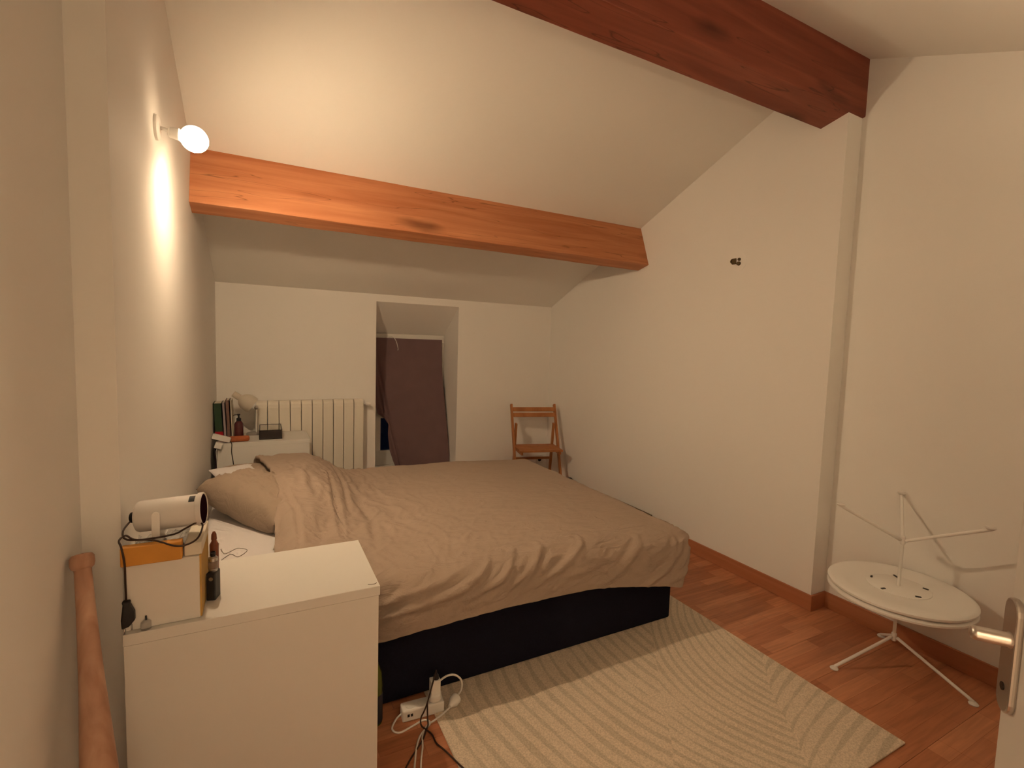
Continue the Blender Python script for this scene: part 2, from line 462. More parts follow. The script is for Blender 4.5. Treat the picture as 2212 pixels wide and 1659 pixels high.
DX0, DX1_, DZ = -0.02, 0.76, 2.04
bm = B()
zf = z_near(YF) + 0.05
add_box(bm, (-0.25, YF - 0.12, -0.02), (DX0, YF, zf))
add_box(bm, (DX1_, YF - 0.12, -0.02), (WN + 0.25, YF, zf))
add_box(bm, (DX0, YF - 0.12, DZ), (DX1_, YF, zf))
obj('wall_front', bm, 'wall', kind='structure')

# landing outside the doorway, with a globe lamp added for fill (out of the camera's view, behind it)
bm = B()
hx0, hx1, hy0, hz1 = -1.50, 1.40, -1.55, 2.30
add_box(bm, (hx0 - 0.1, hy0 - 0.1, -0.1), (hx0, YF - 0.12, hz1)); add_box(bm, (hx1, hy0 - 0.1, -0.1), (hx1 + 0.1, YF - 0.12, hz1))
add_box(bm, (hx0, hy0 - 0.1, -0.1), (hx1, hy0, hz1)); add_box(bm, (hx0 - 0.1, hy0 - 0.1, hz1), (hx1 + 0.1, YF - 0.12, hz1 + 0.1))
add_box(bm, (hx0, YF - 0.12, -0.1), (-0.25, YF - 0.11, hz1)); add_box(bm, (hx0, hy0, -0.10), (hx1, YF - 0.12, -0.002))
obj('wall_landing', bm, 'wall', kind='structure')
hl = thing('landing_fill_lamp', 'unseen globe lamp added for fill on the landing outside the doorway', 'lamp', (-1.05, -0.62, hz1))
bm = B(); add_rod(bm, (-1.05, -0.62, hz1 - 0.03), (-1.05, -0.62, hz1), 0.05, 20); obj('fill_lamp_mount', bm, 'white_metal', hl, smooth='auto')
bm = B(); bmesh.ops.create_icosphere(bm, subdivisions=3, radius=0.12, matrix=Matrix.Translation((-1.05, -0.62, hz1 - 0.145))); obj('globe', bm, 'hall_fill_globe', hl, smooth=True)
# uplighter added for bounce fill, front right of the room, outside the frame: it washes the near slope of the ceiling
ul = thing('fill_uplighter', 'white uplighter added for fill behind the open door, outside the picture', 'lamp', (2.05, 0.12, 0))
bm = B(); add_lathe(bm, (2.05, 0.12, 0), (0, 0, 1), [(0, 0.13), (0.012, 0.13), (0.020, 0.11), (0.022, 0.02)], 28); obj('lamp_foot', bm, 'white_metal', ul, smooth='auto')
bm = B(); add_rod(bm, (2.05, 0.12, 0.02), (2.05, 0.12, 1.62), 0.011, 12); obj('pole', bm, 'white_metal', ul, smooth='auto')
bm = B(); add_lathe(bm, (2.05, 0.12, 1.60), (0, 0, 1), [(0, 0.02), (0.02, 0.06), (0.07, 0.13), (0.13, 0.165), (0.132, 0.163), (0.072, 0.125), (0.04, 0.05)], 32); obj('bowl', bm, 'white_metal', ul, smooth='auto')
bm = B(); add_lathe(bm, (2.05, 0.12, 1.645), (0, 0, 1), [(0, 0.085), (0.006, 0.085), (0.010, 0.07)], 24); obj('fill_disc', bm, emit('fill_uplight_glow', (1.0, 0.72, 0.45), UP_FILL_STRENGTH), ul, smooth='auto')
bm = B()
add_prism(bm, [(D + 0.5, z_far(D + 0.5)), (YR, ZR), (YF - 0.15, z_near(YF - 0.15)), (YF - 0.15, z_near(YF - 0.15) + 0.1), (YR, ZR + 0.1), (D + 0.5, z_far(D + 0.5) + 0.1)], 0, -0.25, WN + 0.25)
obj('ceiling', bm, 'ceil', kind='structure')

floor = obj('floor', (lambda b_: (add_box(b_, (-0.25, YF - 0.15, -0.10), (WN + 0.25, YW + 0.1, -0.008)), b_)[1])(B()), mat('floor_underlay', (0.16, 0.055, 0.022), 0.8), kind='structure')
PW, PL = 0.195, 1.28
row = 0
y = YF - 0.13
y = math.floor((YF - 0.13) / PW) * PW
while y < D:
    off = (0.0, 0.46, 0.87, 0.22, 0.66)[row % 5]
    x = XL - off
    while x < WN:
        a, c = max(x, XL), min(x + PL, WN)
        lo, hi = y, min(y + PW, D)
        if lo < YS and False: pass
        if hi > YS: a, c = max(a, 0.0 if lo > YS - 0.01 else XL), min(c, W if lo > YS - 0.01 else WN)
        if c - a > 0.02:
            b_ = B(); add_box(b_, (a + 0.0006, max(lo, YF - 0.12) + 0.0006, -0.008), (c - 0.0006, hi - 0.0006, 0.0 + (-0.0004 if (row + int(x * 3)) % 2 else 0)))
            obj('floor_plank', b_, 'floor', floor)
        x += PL
    y += PW; row += 1

# baseboards
bm = B(); bh, bt = 0.086, 0.013
add_prism(bm, [(W - bt, D), (W - bt, YS - bt), (WN - bt, YS - bt), (WN - bt, YF), (WN, YF), (WN, YS), (W, YS), (W, D)], 2, 0, bh)
obj('baseboard_right', bm, 'baseboard', kind='structure', bevel=0.003)
bm = B(); add_box(bm, (bt, D - bt, 0), (W - bt, D, bh))
obj('baseboard_back', bm, 'baseboard', kind='structure', bevel=0.003)
bm = B()
add_box(bm, (0, YSL, 0), (bt, D - bt, bh))
add_box(bm, (XL, YF, 0), (XL + bt, YSL - bt, bh))
add_box(bm, (XL, YSL - bt, 0), (0.0, YSL, bh))
obj('baseboard_left', bm, 'baseboard', kind='structure', bevel=0.003)

# beams
def beam(name, quad, m_, x0, x1, label, jig):
    """quad: cross-section (y, z); edges subdivided along x and roughened a little"""
    b_ = B(); n = 70; rings = []
    for i in range(n + 1):
        x = x0 + (x1 - x0) * i / n
        r = []
        for k, (yy, zz) in enumerate(quad):
            j = jig * fbm(x * 3.1, k * 7.3, 1.7, 3)
            r.append(Vector((x, yy + j * 0.6, zz + j)))
        rings.append(r)
    add_rings(b_, rings)
    o = obj(name, b_, m_, bevel=0.004, kind='structure')
    o['label'] = label
    return o
pn = Vector((0.1066, 0.2933)).normalized()
nb = Vector((2.9086, 2.0347)); fb = Vector((3.0264, 2.006))
L_ = 0.34
beam('ceiling_beam', [tuple(nb), tuple(fb), tuple(fb + pn * L_), tuple(nb + pn * L_)], 'beam', -0.02, W + 0.02,
     'lower orange-stained timber beam under the slope, lit by the wall lamp at its left end', 0.004)
beam('ceiling_beam', [(1.512, 2.605), (1.664, 2.572), (1.664, 2.93), (1.512, 2.95)], 'ridge', -0.1, WN + 0.02,
     'upper dark red-brown timber ridge beam running to the right wall', 0.003)

# window: white frame, dark night glass
win = obj('window_1', (lambda b_: (add_box(b_, (WX0, YW - 0.02, 1.395), (WX1, YW + 0.04, 1.470)),
                                  add_box(b_, (WX0, YW - 0.02, WZ0), (WX0 + 0.05, YW + 0.04, 1.395)),
                                  add_box(b_, (WX1 - 0.05, YW - 0.02, WZ0), (WX1, YW + 0.04, 1.395)),
                                  add_box(b_, (WX0 + 0.05, YW - 0.02, WZ0), (WX1 - 0.05, YW + 0.04, 0.20)), b_)[-1])(B()), 'lacquer', bevel=0.004, kind='structure')
bm = B()
for lo, hi in (((WX0 + 0.05, YW - 0.015, 1.33), (WX1 - 0.05, YW + 0.03, 1.393)), ((WX0 + 0.05, YW - 0.015, 0.202), (WX1 - 0.05, YW + 0.03, 0.345)),
               ((WX0 + 0.05, YW - 0.015, 0.345), (WX0 + 0.13, YW + 0.03, 1.33)), ((WX1 - 0.13, YW - 0.015, 0.345), (WX1 - 0.05, YW + 0.03, 1.33)),
               ((WX0 + 0.13, YW - 0.010, 0.66), (WX1 - 0.13, YW + 0.025, 0.685))):
    add_box(bm, lo, hi)
obj('window_sash', bm, 'lacquer', win, bevel=0.003)
for z0, z1 in ((0.345, 0.66), (0.685, 1.33)):
    bm = B(); add_box(bm, (WX0 + 0.13, YW + 0.004, z0), (WX1 - 0.13, YW + 0.010, z1))
    obj('window_pane', bm, 'window_glass', win)
bm = B(); add_box(bm, (WX0 + 0.001, D - 0.015, WZ0 + 0.0005), (WX1 - 0.001, YW - 0.021, WZ0 + 0.02))
obj('window_sill', bm, 'lacquer', win, bevel=0.003)

# the open door at the right of the camera
hinge = Vector((0.729, -0.121, 0)); dd = Vector((0.809, 0.588, 0)).normalized(); dn = Vector((-dd.y, dd.x, 0))
DM = Matrix(((dd.x, dn.x, 0, hinge.x), (dd.y, dn.y, 0, hinge.y), (0, 0, 1, 0), (0, 0, 0, 1)))  # local x along leaf, y towards camera
DL = 0.735
bm = B(); add_box(bm, (0, -0.040, 0.008), (DL, 0, 2.02), DM)
door = obj('door_1', bm, 'lacquer', kind='structure', bevel=0.002)
hz = 0.962
def stadium(x0, z0, hw, hh, k=8):
    P_ = []
    for i in range(k + 1):
        a = PI * i / k
        P_.append((x0 + hw * math.cos(a), z0 + hh - hw + hw * math.sin(a)))
    for i in range(k + 1):
        a = PI + PI * i / k
        P_.append((x0 + hw * math.cos(a), z0 - hh + hw + hw * math.sin(a)))
    return P_
def add_plate(b_, poly, y0, y1, mtx):
    v0 = [b_.verts.new(mtx @ Vector((a, y0, c))) for a, c in poly]; v1 = [b_.verts.new(mtx @ Vector((a, y1, c))) for a, c in poly]
    n = len(poly); b_.faces.new(v0); b_.faces.new(list(reversed(v1)))
    for i in range(n): b_.faces.new((v0[i], v1[i], v1[(i + 1) % n], v0[(i + 1) % n]))
bm = B(); add_plate(bm, stadium(DL - 0.0235, hz - 0.026, 0.021, 0.088), 0.0, 0.009, DM)
plate = obj('handle_plate', bm, 'chrome', door, bevel=0.003, label='long rounded metal handle plate')
bm = B()
add_lathe(bm, DM @ Vector((DL - 0.030, 0.008, hz)), dn, [(0, 0.0125), (0.004, 0.0105), (0.040, 0.0105), (0.045, 0.0085), (0.046, 0.004)], 18)
obj('door_handle', bm, 'chrome', plate, smooth=True, label='short round metal handle seen end on')
bm = B(); add_rod(bm, DM @ Vector((DL - 0.0235, 0.009, hz - 0.075)), DM @ Vector((DL - 0.0235, 0.0105, hz - 0.075)), 0.006, 12)
obj('keyhole', bm, 'black_metal', plate)

# ------------------------------------------------------------------ wall lamp (the only lit lamp in view)
LY, LZ = 2.085, 2.062
lamp = thing('wall_lamp', 'lit wall lamp with a small glowing globe on the left wall', 'lamp', (0, LY, LZ))
bm = B(); add_lathe(bm, (0.0, LY, LZ + 0.01), (1, 0, 0), [(0, 0.040), (0.008, 0.040), (0.013, 0.034), (0.015, 0.012)], 24)
obj('wall_plate', bm, 'white_metal', lamp, smooth='auto')
bm = B(); add_tube(bm, [(0.012, LY, LZ + 0.01), (0.024, LY, LZ + 0.010), (0.040, LY, LZ + 0.004)], 0.006, 10)
obj('arm', bm, 'white_metal', lamp, smooth=True)
bm = B(); add_lathe(bm, (0.036, LY, LZ + 0.003), (1, 0, -0.08), [(0, 0.012), (0.004, 0.017), (0.030, 0.020), (0.032, 0.017)], 18)
obj('socket', bm, 'white_plastic', lamp, smooth='auto')
bm = B()
prof = [(0.0, 0.016), (0.006, 0.020)]
for i in range(1, 13):
    a = PI * (0.17 + 0.83 * i / 12)
    prof.append((0.044 - 0.043 * math.cos(a), 0.043 * math.sin(a)))
add_lathe(bm, (0.066, LY, LZ - 0.002), (1, 0, -0.08), prof, 28)
obj('bulb', bm, 'bulb', lamp, smooth=True, label='glowing white globe')

# ------------------------------------------------------------------ bed
BX0, BX1, BY0, BY1 = 0.05, 2.172, 1.778, 3.43
bed = thing('bed', 'double bed with navy upholstered base and white fitted sheet, under the taupe duvet', 'bed', (1.1, 2.6, 0.0))
bm = B(); add_box(bm, (BX0, BY0, 0.009), (BX1, BY1, 0.30))
obj('base', bm, 'navy', bed, bevel=0.012, seg=3, label='navy upholstered bed base')
bm = B(); add_box(bm, (BX0 + 0.01, BY0 + 0.022, 0.300), (BX1 - 0.02, BY1 - 0.02, 0.475))
obj('mattress', bm, 'sheet', bed, bevel=0.035, seg=5, smooth=True, label='mattress in a white fitted sheet')

# taupe duvet: smooth drape + hand-placed folds + small wrinkles
DR = .11; DX1 = 2.275 - DR; DY1 = 3.48 - DR
def near_edge(X): return 1.795 - .085 * sst(.60, .80, X)
def duvet_top(X, Y):
    far = sst(2.3, 3.15, Y); b_ = 1 - sst(.42 + .10 * far, .80 + .06 * far, X)
    z = .515 + b_ * (.060 + .080 * far + .070 * math.exp(-((Y - 2.66) / .27) ** 2))
    z -= .035 * (1 - sst(.355, .42, X)) * (1 - far)
    return z - .030 * sst(1.5, 2.2, X)
def duvet_pt(X, Y):
    y0 = near_edge(X) + DR
    a = max(0, X - DX1); b_ = max(0, y0 - Y); c = max(0, Y - DY1)
    cx = min(X, DX1); cy = min(max(Y, y0), DY1)
    z = duvet_top(cx, cy)
    bb = b_ if b_ > 0 else -c
    l = math.hypot(a, bb)
    if l < 1e-9: return Vector((cx, cy, z))
    d = (a ** 4 + abs(bb) ** 4) ** .25
    ux, uy = a / l, -bb / l
    if d < DR * PI / 2:
        o = DR * math.sin(d / DR); dz = DR * (1 - math.cos(d / DR))
    else:
        e = d - DR * PI / 2
        wc = a / (a + abs(bb)); o = DR + .08 * e * sst(.8, 2.0, X) * (1 - wc) - .02 * e - wc * (.10 * e + 1.6 * e * e); dz = DR + e
    return Vector((cx + ux * o, cy + uy * o, z - dz))
FOLDS = [  # (polyline in cloth coordinates, height, half width)
    ([(0.60, 1.70), (0.69, 1.697), (0.815, 1.70), (0.921, 1.718), (1.02, 1.76)], 0.0087, 0.0156),
    ([(0.62, 1.640), (0.718, 1.647), (0.868, 1.655), (1.017, 1.685), (1.115, 1.752), (1.15, 1.82)], 0.0149, 0.0156),
    ([(0.939, 1.616), (1.078, 1.662), (1.177, 1.694), (1.249, 1.784), (1.26, 1.83)], 0.0105, 0.0140),
    ([(1.17, 1.62), (1.207, 1.654), (1.3, 1.695), (1.377, 1.782), (1.39, 1.84)], 0.0087, 0.0156),
    ([(1.277, 1.609), (1.418, 1.669), (1.539, 1.728), (1.591, 1.779), (1.60, 1.84)], 0.0130, 0.0148),
    ([(1.349, 1.692), (1.418, 1.729), (1.513, 1.739)], 0.0081, 0.0125),
    ([(1.398, 1.583), (1.478, 1.632), (1.57, 1.64)], 0.0074, 0.0140),
    ([(1.66, 1.55), (1.709, 1.583), (1.819, 1.662), (1.896, 1.734), (1.92, 1.80)], 0.0118, 0.0203),
    ([(1.93, 1.51), (1.954, 1.54), (2.057, 1.596), (2.12, 1.687), (2.13, 1.76)], 0.0112, 0.0172),
    ([(2.057, 1.567), (2.135, 1.649), (2.18, 1.72)], 0.0087, 0.0140),
    ([(2.057, 1.517), (2.189, 1.548), (2.28, 1.60)], 0.0099, 0.0156),
    ([(2.20, 1.64), (2.27, 1.75), (2.30, 1.90)], 0.0074, 0.0195),
    ([(0.655, 3.05), (0.648, 2.982), (0.644, 2.796), (0.634, 2.607), (0.627, 2.394), (0.612, 2.20), (0.603, 2.08)], -0.0140, 0.0120),
    ([(0.70, 3.36), (0.715, 3.23), (0.719, 2.925), (0.70, 2.667), (0.693, 2.506), (0.70, 2.40)], -0.0128, 0.0117),
    ([(0.739, 3.107), (0.755, 2.826), (0.767, 2.553), (0.772, 2.382), (0.746, 2.15), (0.73, 2.0)], -0.0104, 0.0203),
    ([(0.91, 3.30), (0.897, 2.768), (0.906, 2.447), (0.944, 2.183), (1.02, 2.0)], -0.0048, 0.0234),
    ([(0.82, 2.9), (0.83, 2.5), (0.86, 2.2), (0.93, 1.98)], 0.0037, 0.0234),
    ([(0.590, 2.46), (0.565, 2.30), (0.526, 2.16), (0.50, 2.04)], -0.0150, 0.0400),
    ([(0.385, 2.72), (0.392, 2.681), (0.415, 2.512), (0.441, 2.386), (0.444, 2.249), (0.44, 2.076), (0.43, 1.95)], -0.0144, 0.0094),
    ([(0.513, 2.853), (0.535, 2.669), (0.533, 2.499)], -0.0096, 0.0172),
    ([(0.47, 3.0), (0.50, 2.75), (0.49, 2.55)], 0.0062, 0.0172),
]
_fold = []
for P_, h, w in FOLDS:
    Q = [(p_.x, p_.y) for p_ in smooth_path([(a, c, 0) for a, c in P_], 5)]
    _fold.append((np.array(Q), h, w))
NX, NY = 230, 210
def hem_Y(X):
    xs = [0.3, 0.706, 1.0, 1.2, 1.614, 1.85, 2.056, 2.15, 2.30, 2.5]; ys = [1.62, 1.546, 1.556, 1.560, 1.554, 1.530, 1.503, 1.480, 1.505, 1.58]
    return float(np.interp(X, xs, ys))
Xs = np.linspace(.345, 2.47, NX + 1)
cloth = np.zeros((NX + 1, NY + 1, 2))
for i, X in enumerate(Xs):
    # head edge is not straight: it leans and steps a little
    h0 = hem_Y(X); ne = near_edge(X) + DR
    hh = max(h0, ne - 0.10) if X < 0.62 else h0
    cloth[i, :, 0] = X
    cloth[i, :, 1] = hh + (3.66 - hh) * (np.linspace(0, 1, NY + 1) ** 1.25)
head_shift = lambda Y: float(np.interp(Y, [1.7, 2.1, 2.42, 2.6, 2.75, 3.0, 3.2, 3.4, 3.6], [.01, .005, .015, .035, .02, .0, -.03, -.075, -.09]))
for j in range(NY + 1):
    for i in range(NX + 1):
        X = cloth[i, j, 0]
        if X < 0.8: cloth[i, j, 0] += head_shift(cloth[i, j, 1]) * (0.8 - X) / 0.455
disp = np.zeros((NX + 1, NY + 1))
for Q, h, w in _fold:
    best = np.full(disp.shape, 9.0); tt = np.zeros(disp.shape)
    for k in range(len(Q) - 1):
        a, c = Q[k], Q[k + 1]; ab = c - a
        t = np.clip(((cloth - a) @ ab) / (ab @ ab), 0, 1)
        d = np.hypot(cloth[..., 0] - (a[0] + ab[0] * t), cloth[..., 1] - (a[1] + ab[1] * t))
        mk = d < best; best[mk] = d[mk]; tt[mk] = ((k + t) / (len(Q) - 1))[mk]
    env = np.sin(np.pi * np.clip(tt, 0, 1)) ** 0.9
    w = w * (0.45 + 0.55 * env)
    disp += h * env * (np.exp(-(best / w) ** 2) - 0.40 * np.exp(-((best - 2.0 * w) / (1.0 * w)) ** 2))
base = [[duvet_pt(*cloth[i, j]) for j in range(NY + 1)] for i in range(NX + 1)]
bm = B(); vs = []
for i in range(NX + 1):
    rowv = []
    for j in range(NY + 1):
        X, Y = cloth[i, j]
        p_ = base[i][j]
        du = base[min(i + 1, NX)][j] - base[max(i - 1, 0)][j]; dv = base[i][min(j + 1, NY)] - base[i][max(j - 1, 0)]
        n = du.cross(dv)
        n = n.normalized() if n.length > 1e-12 else Vector((0, 0, 1))
        side = 1 - sst(1.66, 1.92, Y)
        s = 0.005 * fbm(X * 3.0 - Y * 2.2, Y * 5.0 + X * 1.2, 0.3, 4)
        s += (0.002 + 0.003 * side) * fbm(X * 10 - Y * 8, Y * 16 + X * 5, 5.1, 4)
        s += 0.0025 * (1 - sst(.7, 1.3, X)) * fbm(X * 30, Y * 14, 9.1, 3)
        # wide rumples near the head end and the near side
        r_ = abs(fbm(X * 6.5 - 2 * Y, Y * 3.2 + X * 2.0, 2.2, 2))
        s += 0.010 * (1 - sst(.5, 1.5, X)) * (0.3 - r_)
        s += 0.004 * side * (0.3 - abs(fbm(X * 9 - Y * 9, Y * 9 + X * 6, 8.2, 3)))
        # ridged creases: slanting up the near side, and running across the bed near the head
        wq = fbm(X * 2.3, Y * 2.3, 11.0, 2)
        q1 = (-0.44 * X + 0.90 * Y) * 15 + 1.6 * wq; a1 = (0.90 * X + 0.44 * Y) * 3.2
        rd = 1 - abs(fbm(q1, a1, 21.0, 3)) * 2.6
        s += 0.0085 * sst(0.35, 1.0, rd) * (1 - sst(1.74, 2.02, Y)) * (0.6 + 0.4 * wq)
        rd2 = 1 - abs(fbm(X * 11 + 1.6 * wq + Y * 1.2, Y * 1.8, 31.0, 2)) * 2.6
        s += 0.0055 * sst(0.35, 1.0, rd2) * (1 - sst(.75, 1.45, X)) * sst(1.70, 1.90, Y)
        rd3 = 1 - abs(fbm(X * 9 - Y * 9, (X + Y) * 3.0, 41.0, 3)) * 2.6
        s += 0.0035 * sst(0.45, 1.0, rd3) * (1 - sst(1.0, 2.0, X)) * (1 - sst(2.0, 2.9, Y))
        flat = sst(1.50, 1.63, Y) if X > 0.65 else 1.0        # the hem band hangs flat
        k = disp[i, j] + s * (0.25 + 0.75 * flat)
        rowv.append(bm.verts.new(p_ + n * k))
    vs.append(rowv)
for i in range(NX):
    for j in range(NY):
        bm.faces.new((vs[i][j], vs[i + 1][j], vs[i + 1][j + 1], vs[i][j + 1]))
duvet = obj('duvet', bm, 'duvet', smooth=True)
so = duvet.modifiers.new('thickness', 'SOLIDIFY'); so.thickness = 0.016; so.offset = -1
tag(duvet, 'rumpled taupe duvet spread over the bed', 'duvet')

# pillows
def make_pillow(name, label, center, size, rot, material, wr=0.012, seed=0.0, pinch=0.10, cat='pillow', blunt=2.6):
    sx, sy, sz = size
    MR = Matrix.Translation(center) @ Matrix(rot).to_4x4() if not isinstance(rot, tuple) else Matrix.Translation(center) @ (Matrix.Rotation(rot[2], 4, 'Z') @ Matrix.Rotation(rot[1], 4, 'Y') @ Matrix.Rotation(rot[0], 4, 'X'))
    b_ = B(); n = 56
    def shell(sgn):
        def fn(a, c):
            u, v = 2 * a - 1, 2 * c - 1
            k = (max(0, 1 - abs(u) ** blunt) * max(0, 1 - abs(v) ** blunt)) ** (0.55 if blunt < 3 else 0.42)
            px = u * sx / 2 * (1 - pinch * (1 - v * v) * abs(u) ** 2 * 0.6 + pinch * 0.4 * abs(u * v) ** 3)
            py = v * sy / 2 * (1 - pinch * (1 - u * u) * abs(v) ** 2 * 0.6 + pinch * 0.4 * abs(u * v) ** 3)
            w_ = fbm(u * 2.4 + seed, v * 3.0 + seed, sgn, 3)
            w2 = abs(fbm(u * 3.0 - v * 4.5 + seed, v * 2.2 + u * 1.2 + seed, sgn + 4, 3))
            crs = math.sin(9.5 * v + 2.2 * u + 3.0 * fbm(u * 1.1 + seed, v * 1.4, 7.0, 2))
            crs = 1 - abs(crs) ** 0.7
            h = sgn * sz / 2 * k + (wr * 0.8 * w_ + wr * 0.55 * crs * (0.4 + 0.6 * abs(w2) * 3)) * (0.35 + 0.65 * k) * (1 if sgn > 0 else 0.4)
            if k == 0: h = wr * 0.6 * fbm(u * 2.4 + seed, v * 3.0 + seed, 0.5, 2)
            return MR @ Vector((px, py, h))
        return fn
    add_grid(b_, shell(1), n, n); add_grid(b_, shell(-1), n, n)
    bmesh.ops.remove_doubles(b_, verts=b_.verts[:], dist=0.0006)
    return tag(obj(name, b_, material, smooth=True), label, cat)
make_pillow('pillow', 'crumpled taupe pillow leaning on the left wall at the near side of the bed', Vector((0.314, 2.735, 0.566)), (0.33, 0.56, 0.205), (0.15, 0.06, 0.66), 'pillow', 0.022, 1.3, 0.04, blunt=3.6)
make_pillow('pillow', 'white pillow peeking out behind the crumpled taupe pillow', Vector((0.290, 3.010, 0.530)), (0.25, 0.60, 0.09), (0.33, 0.05, 0.56), 'sheet', 0.010, 4.4, 0.04)
make_pillow('pillow', 'flat taupe pillow at the far side of the bed head, half under the duvet', Vector((0.250, 3.275, 0.556)), (0.38, 0.32, 0.13), (0.0, 0.05, 0.1), 'pillow', 0.008, 8.4, 0.10)

# ------------------------------------------------------------------ nightstands
def nightstand(label, x0, x1, y0, y1, h):
    t = thing('nightstand', label, 'nightstand', ((x0 + x1) / 2, (y0 + y1) / 2, 0), 'white nightstands')
    b_ = B(); add_box(b_, (x0, y0, h - 0.028), (x1, y1, h)); obj('top_panel', b_, 'lacquer', t, bevel=0.0015)
    for a, c in ((y0, y0 + 0.018), (y1 - 0.018, y1)):
        b_ = B(); add_box(b_, (x0 + 0.002, a + 0.0004, 0.002), (x1 - 0.004, c - 0.0004, h - 0.0282)); obj('side_panel', b_, 'lacquer', t)
    b_ = B(); add_box(b_, (x0 + 0.004, y0 + 0.019, 0.03), (x0 + 0.012, y1 - 0.019, h - 0.03)); obj('back_panel', b_, 'lacquer_edge', t)
    b_ = B(); add_box(b_, (x0 + 0.014, y0 + 0.019, 0.004), (x1 - 0.030, y1 - 0.019, 0.020)); obj('bottom_panel', b_, 'lacquer_edge', t)
    hz_ = (h - 0.029 - 0.03) / 2
    for k in range(2):
        z0 = 0.02 + k * hz_
        b_ = B(); add_box(b_, (x1 - 0.022, y0 + 0.0205, z0 + 0.003), (x1 - 0.004, y1 - 0.0205, z0 + hz_ - 0.006)); obj('drawer', b_, 'lacquer', t, bevel=0.0015)
    return t
H = 0.67
near_stand = nightstand('white nightstand in the foreground with the projector and white box on it', 0.018, 0.614, 1.407, 1.772, H)
nightstand('white nightstand beyond the bed, in front of the radiator, with books and lamp', 0.036, 0.614, 3.772, 4.150, H)

bm = B(); add_tube(bm, [(0.583, 1.428, H + 0.0003), (0.594, 1.424, H + 0.0003), (0.604, 1.424, H + 0.0003), (0.608, 1.430, H + 0.0003)], 0.0009, 6)
obj('scuff_mark', bm, 'board', near_stand, label='dark scuff mark at the front corner')
# ---- on the near nightstand
t = thing('packaging_box', 'tall white box with a golden right edge standing on the foreground nightstand', 'box', (0.095, 1.51, H))
bm = B(); add_box(bm, (0.020, 1.424, H), (0.171, 1.600, H + 0.160)); obj('box_body', bm, 'carton', t, bevel=0.002)
bm = B(); add_box(bm, (0.171, 1.426, H + 0.003), (0.175, 1.598, H + 0.162)); obj('box_edge', bm, 'gold_edge', t, label='golden cardboard edge')
zb = H + 0.160
bm = B(); add_box(bm, (0.016, 1.416, zb + 0.0005), (0.136, 1.440, zb + 0.046))
tag(obj('card_box', bm, 'orange_card', bevel=0.002), 'flat orange card box lying on top of the tall white box', 'box')
bm = B(); add_box(bm, (0.139, 1.432, zb + 0.0005), (0.176, 1.596, zb + 0.032))
tag(obj('paper_packet', bm, 'paper', bevel=0.002), 'small white paper packet beside the orange card box', 'packet')
# crumpled clear film under the projector
bm = B()
def film(a, c):
    u, v = a, c
    return Vector((0.022 + 0.112 * u, 1.446 + 0.13 * v, zb + 0.010 + 0.012 * abs(fbm(u * 5, v * 5, 3.3, 3)) * 2))
add_grid(bm, film, 18, 14)
f_ = obj('plastic_film', bm, 'thin_plastic'); f_.modifiers.new('thickness', 'SOLIDIFY').thickness = 0.0008
tag(f_, 'crumpled clear plastic film under the white projector', 'packaging')

# projector: white cylinder with a dark lens end on a U bracket
PA, PB = Vector((0.031, 1.515, 0.918)), Vector((0.175, 1.497, 0.927))
ax = (PB - PA).normalized(); PLN = (PB - PA).length
pj = thing('projector', 'white cylindrical projector with dark lens end, lying across the boxes', 'projector', (0.10, 1.51, zb + 0.03))
bm = B(); add_lathe(bm, PA, ax, [(0, 0.030), (0.003, 0.036), (0.008, 0.0385), (PLN - 0.012, 0.0395), (PLN - 0.010, 0.0380)], 40); obj('body', bm, 'proj_white', pj, smooth='auto')
bm = B(); add_lathe(bm, PA + ax * (PLN - 0.0098), ax, [(0, 0.0375), (0.0, 0.0425), (0.009, 0.0430), (0.011, 0.0415), (0.011, 0.0385), (0.006, 0.037)], 40); obj('front_rim', bm, 'proj_white', pj, smooth='auto')
bm = B(); add_lathe(bm, PA + ax * (PLN - 0.009), ax, [(0, 0.037), (0.0085, 0.0383), (0.0095, 0.030), (0.0100, 0.0)], 36); obj('lens', bm, 'lens', pj, smooth='auto', label='dark glossy lens disc')
# dark sensor patch wrapped on the body near the rim
bm = B()
xx, yy, _d = frame_to(ax)
def patch(a, c):
    ang = math.radians(48 + 30 * c); h = PLN - 0.026 + 0.013 * a
    v_ = Vector((0, -math.cos(ang), math.sin(ang))); v_ = (v_ - ax * v_.dot(ax)).normalized()
    return PA + ax * h + v_ * 0.0400
add_grid(bm, patch, 3, 6)
pp = obj('sensor_window', bm, 'black_plastic', pj); pp.modifiers.new('thickness', 'SOLIDIFY').thickness = 0.0008
bm = B()
for s in (-1, 1):
    add_plate(bm, stadium(0.0, 0.902, 0.0085, 0.040), 0, 0.0035, Matrix.Translation((0.078, 1.508 + s * 0.0445 - (0.0035 if s < 0 else 0), 0)))
add_box(bm, (0.066, 1.462, 0.8585), (0.090, 1.554, 0.8635))
obj('bracket', bm, 'white_metal', pj, bevel=0.001)
bm = B(); add_lathe(bm, PA - ax * 0.002, -ax, [(0, 0.014), (0.010, 0.013), (0.012, 0.010)], 14); obj('rear_socket', bm, 'black_plastic', pj, smooth='auto')
bm = B()
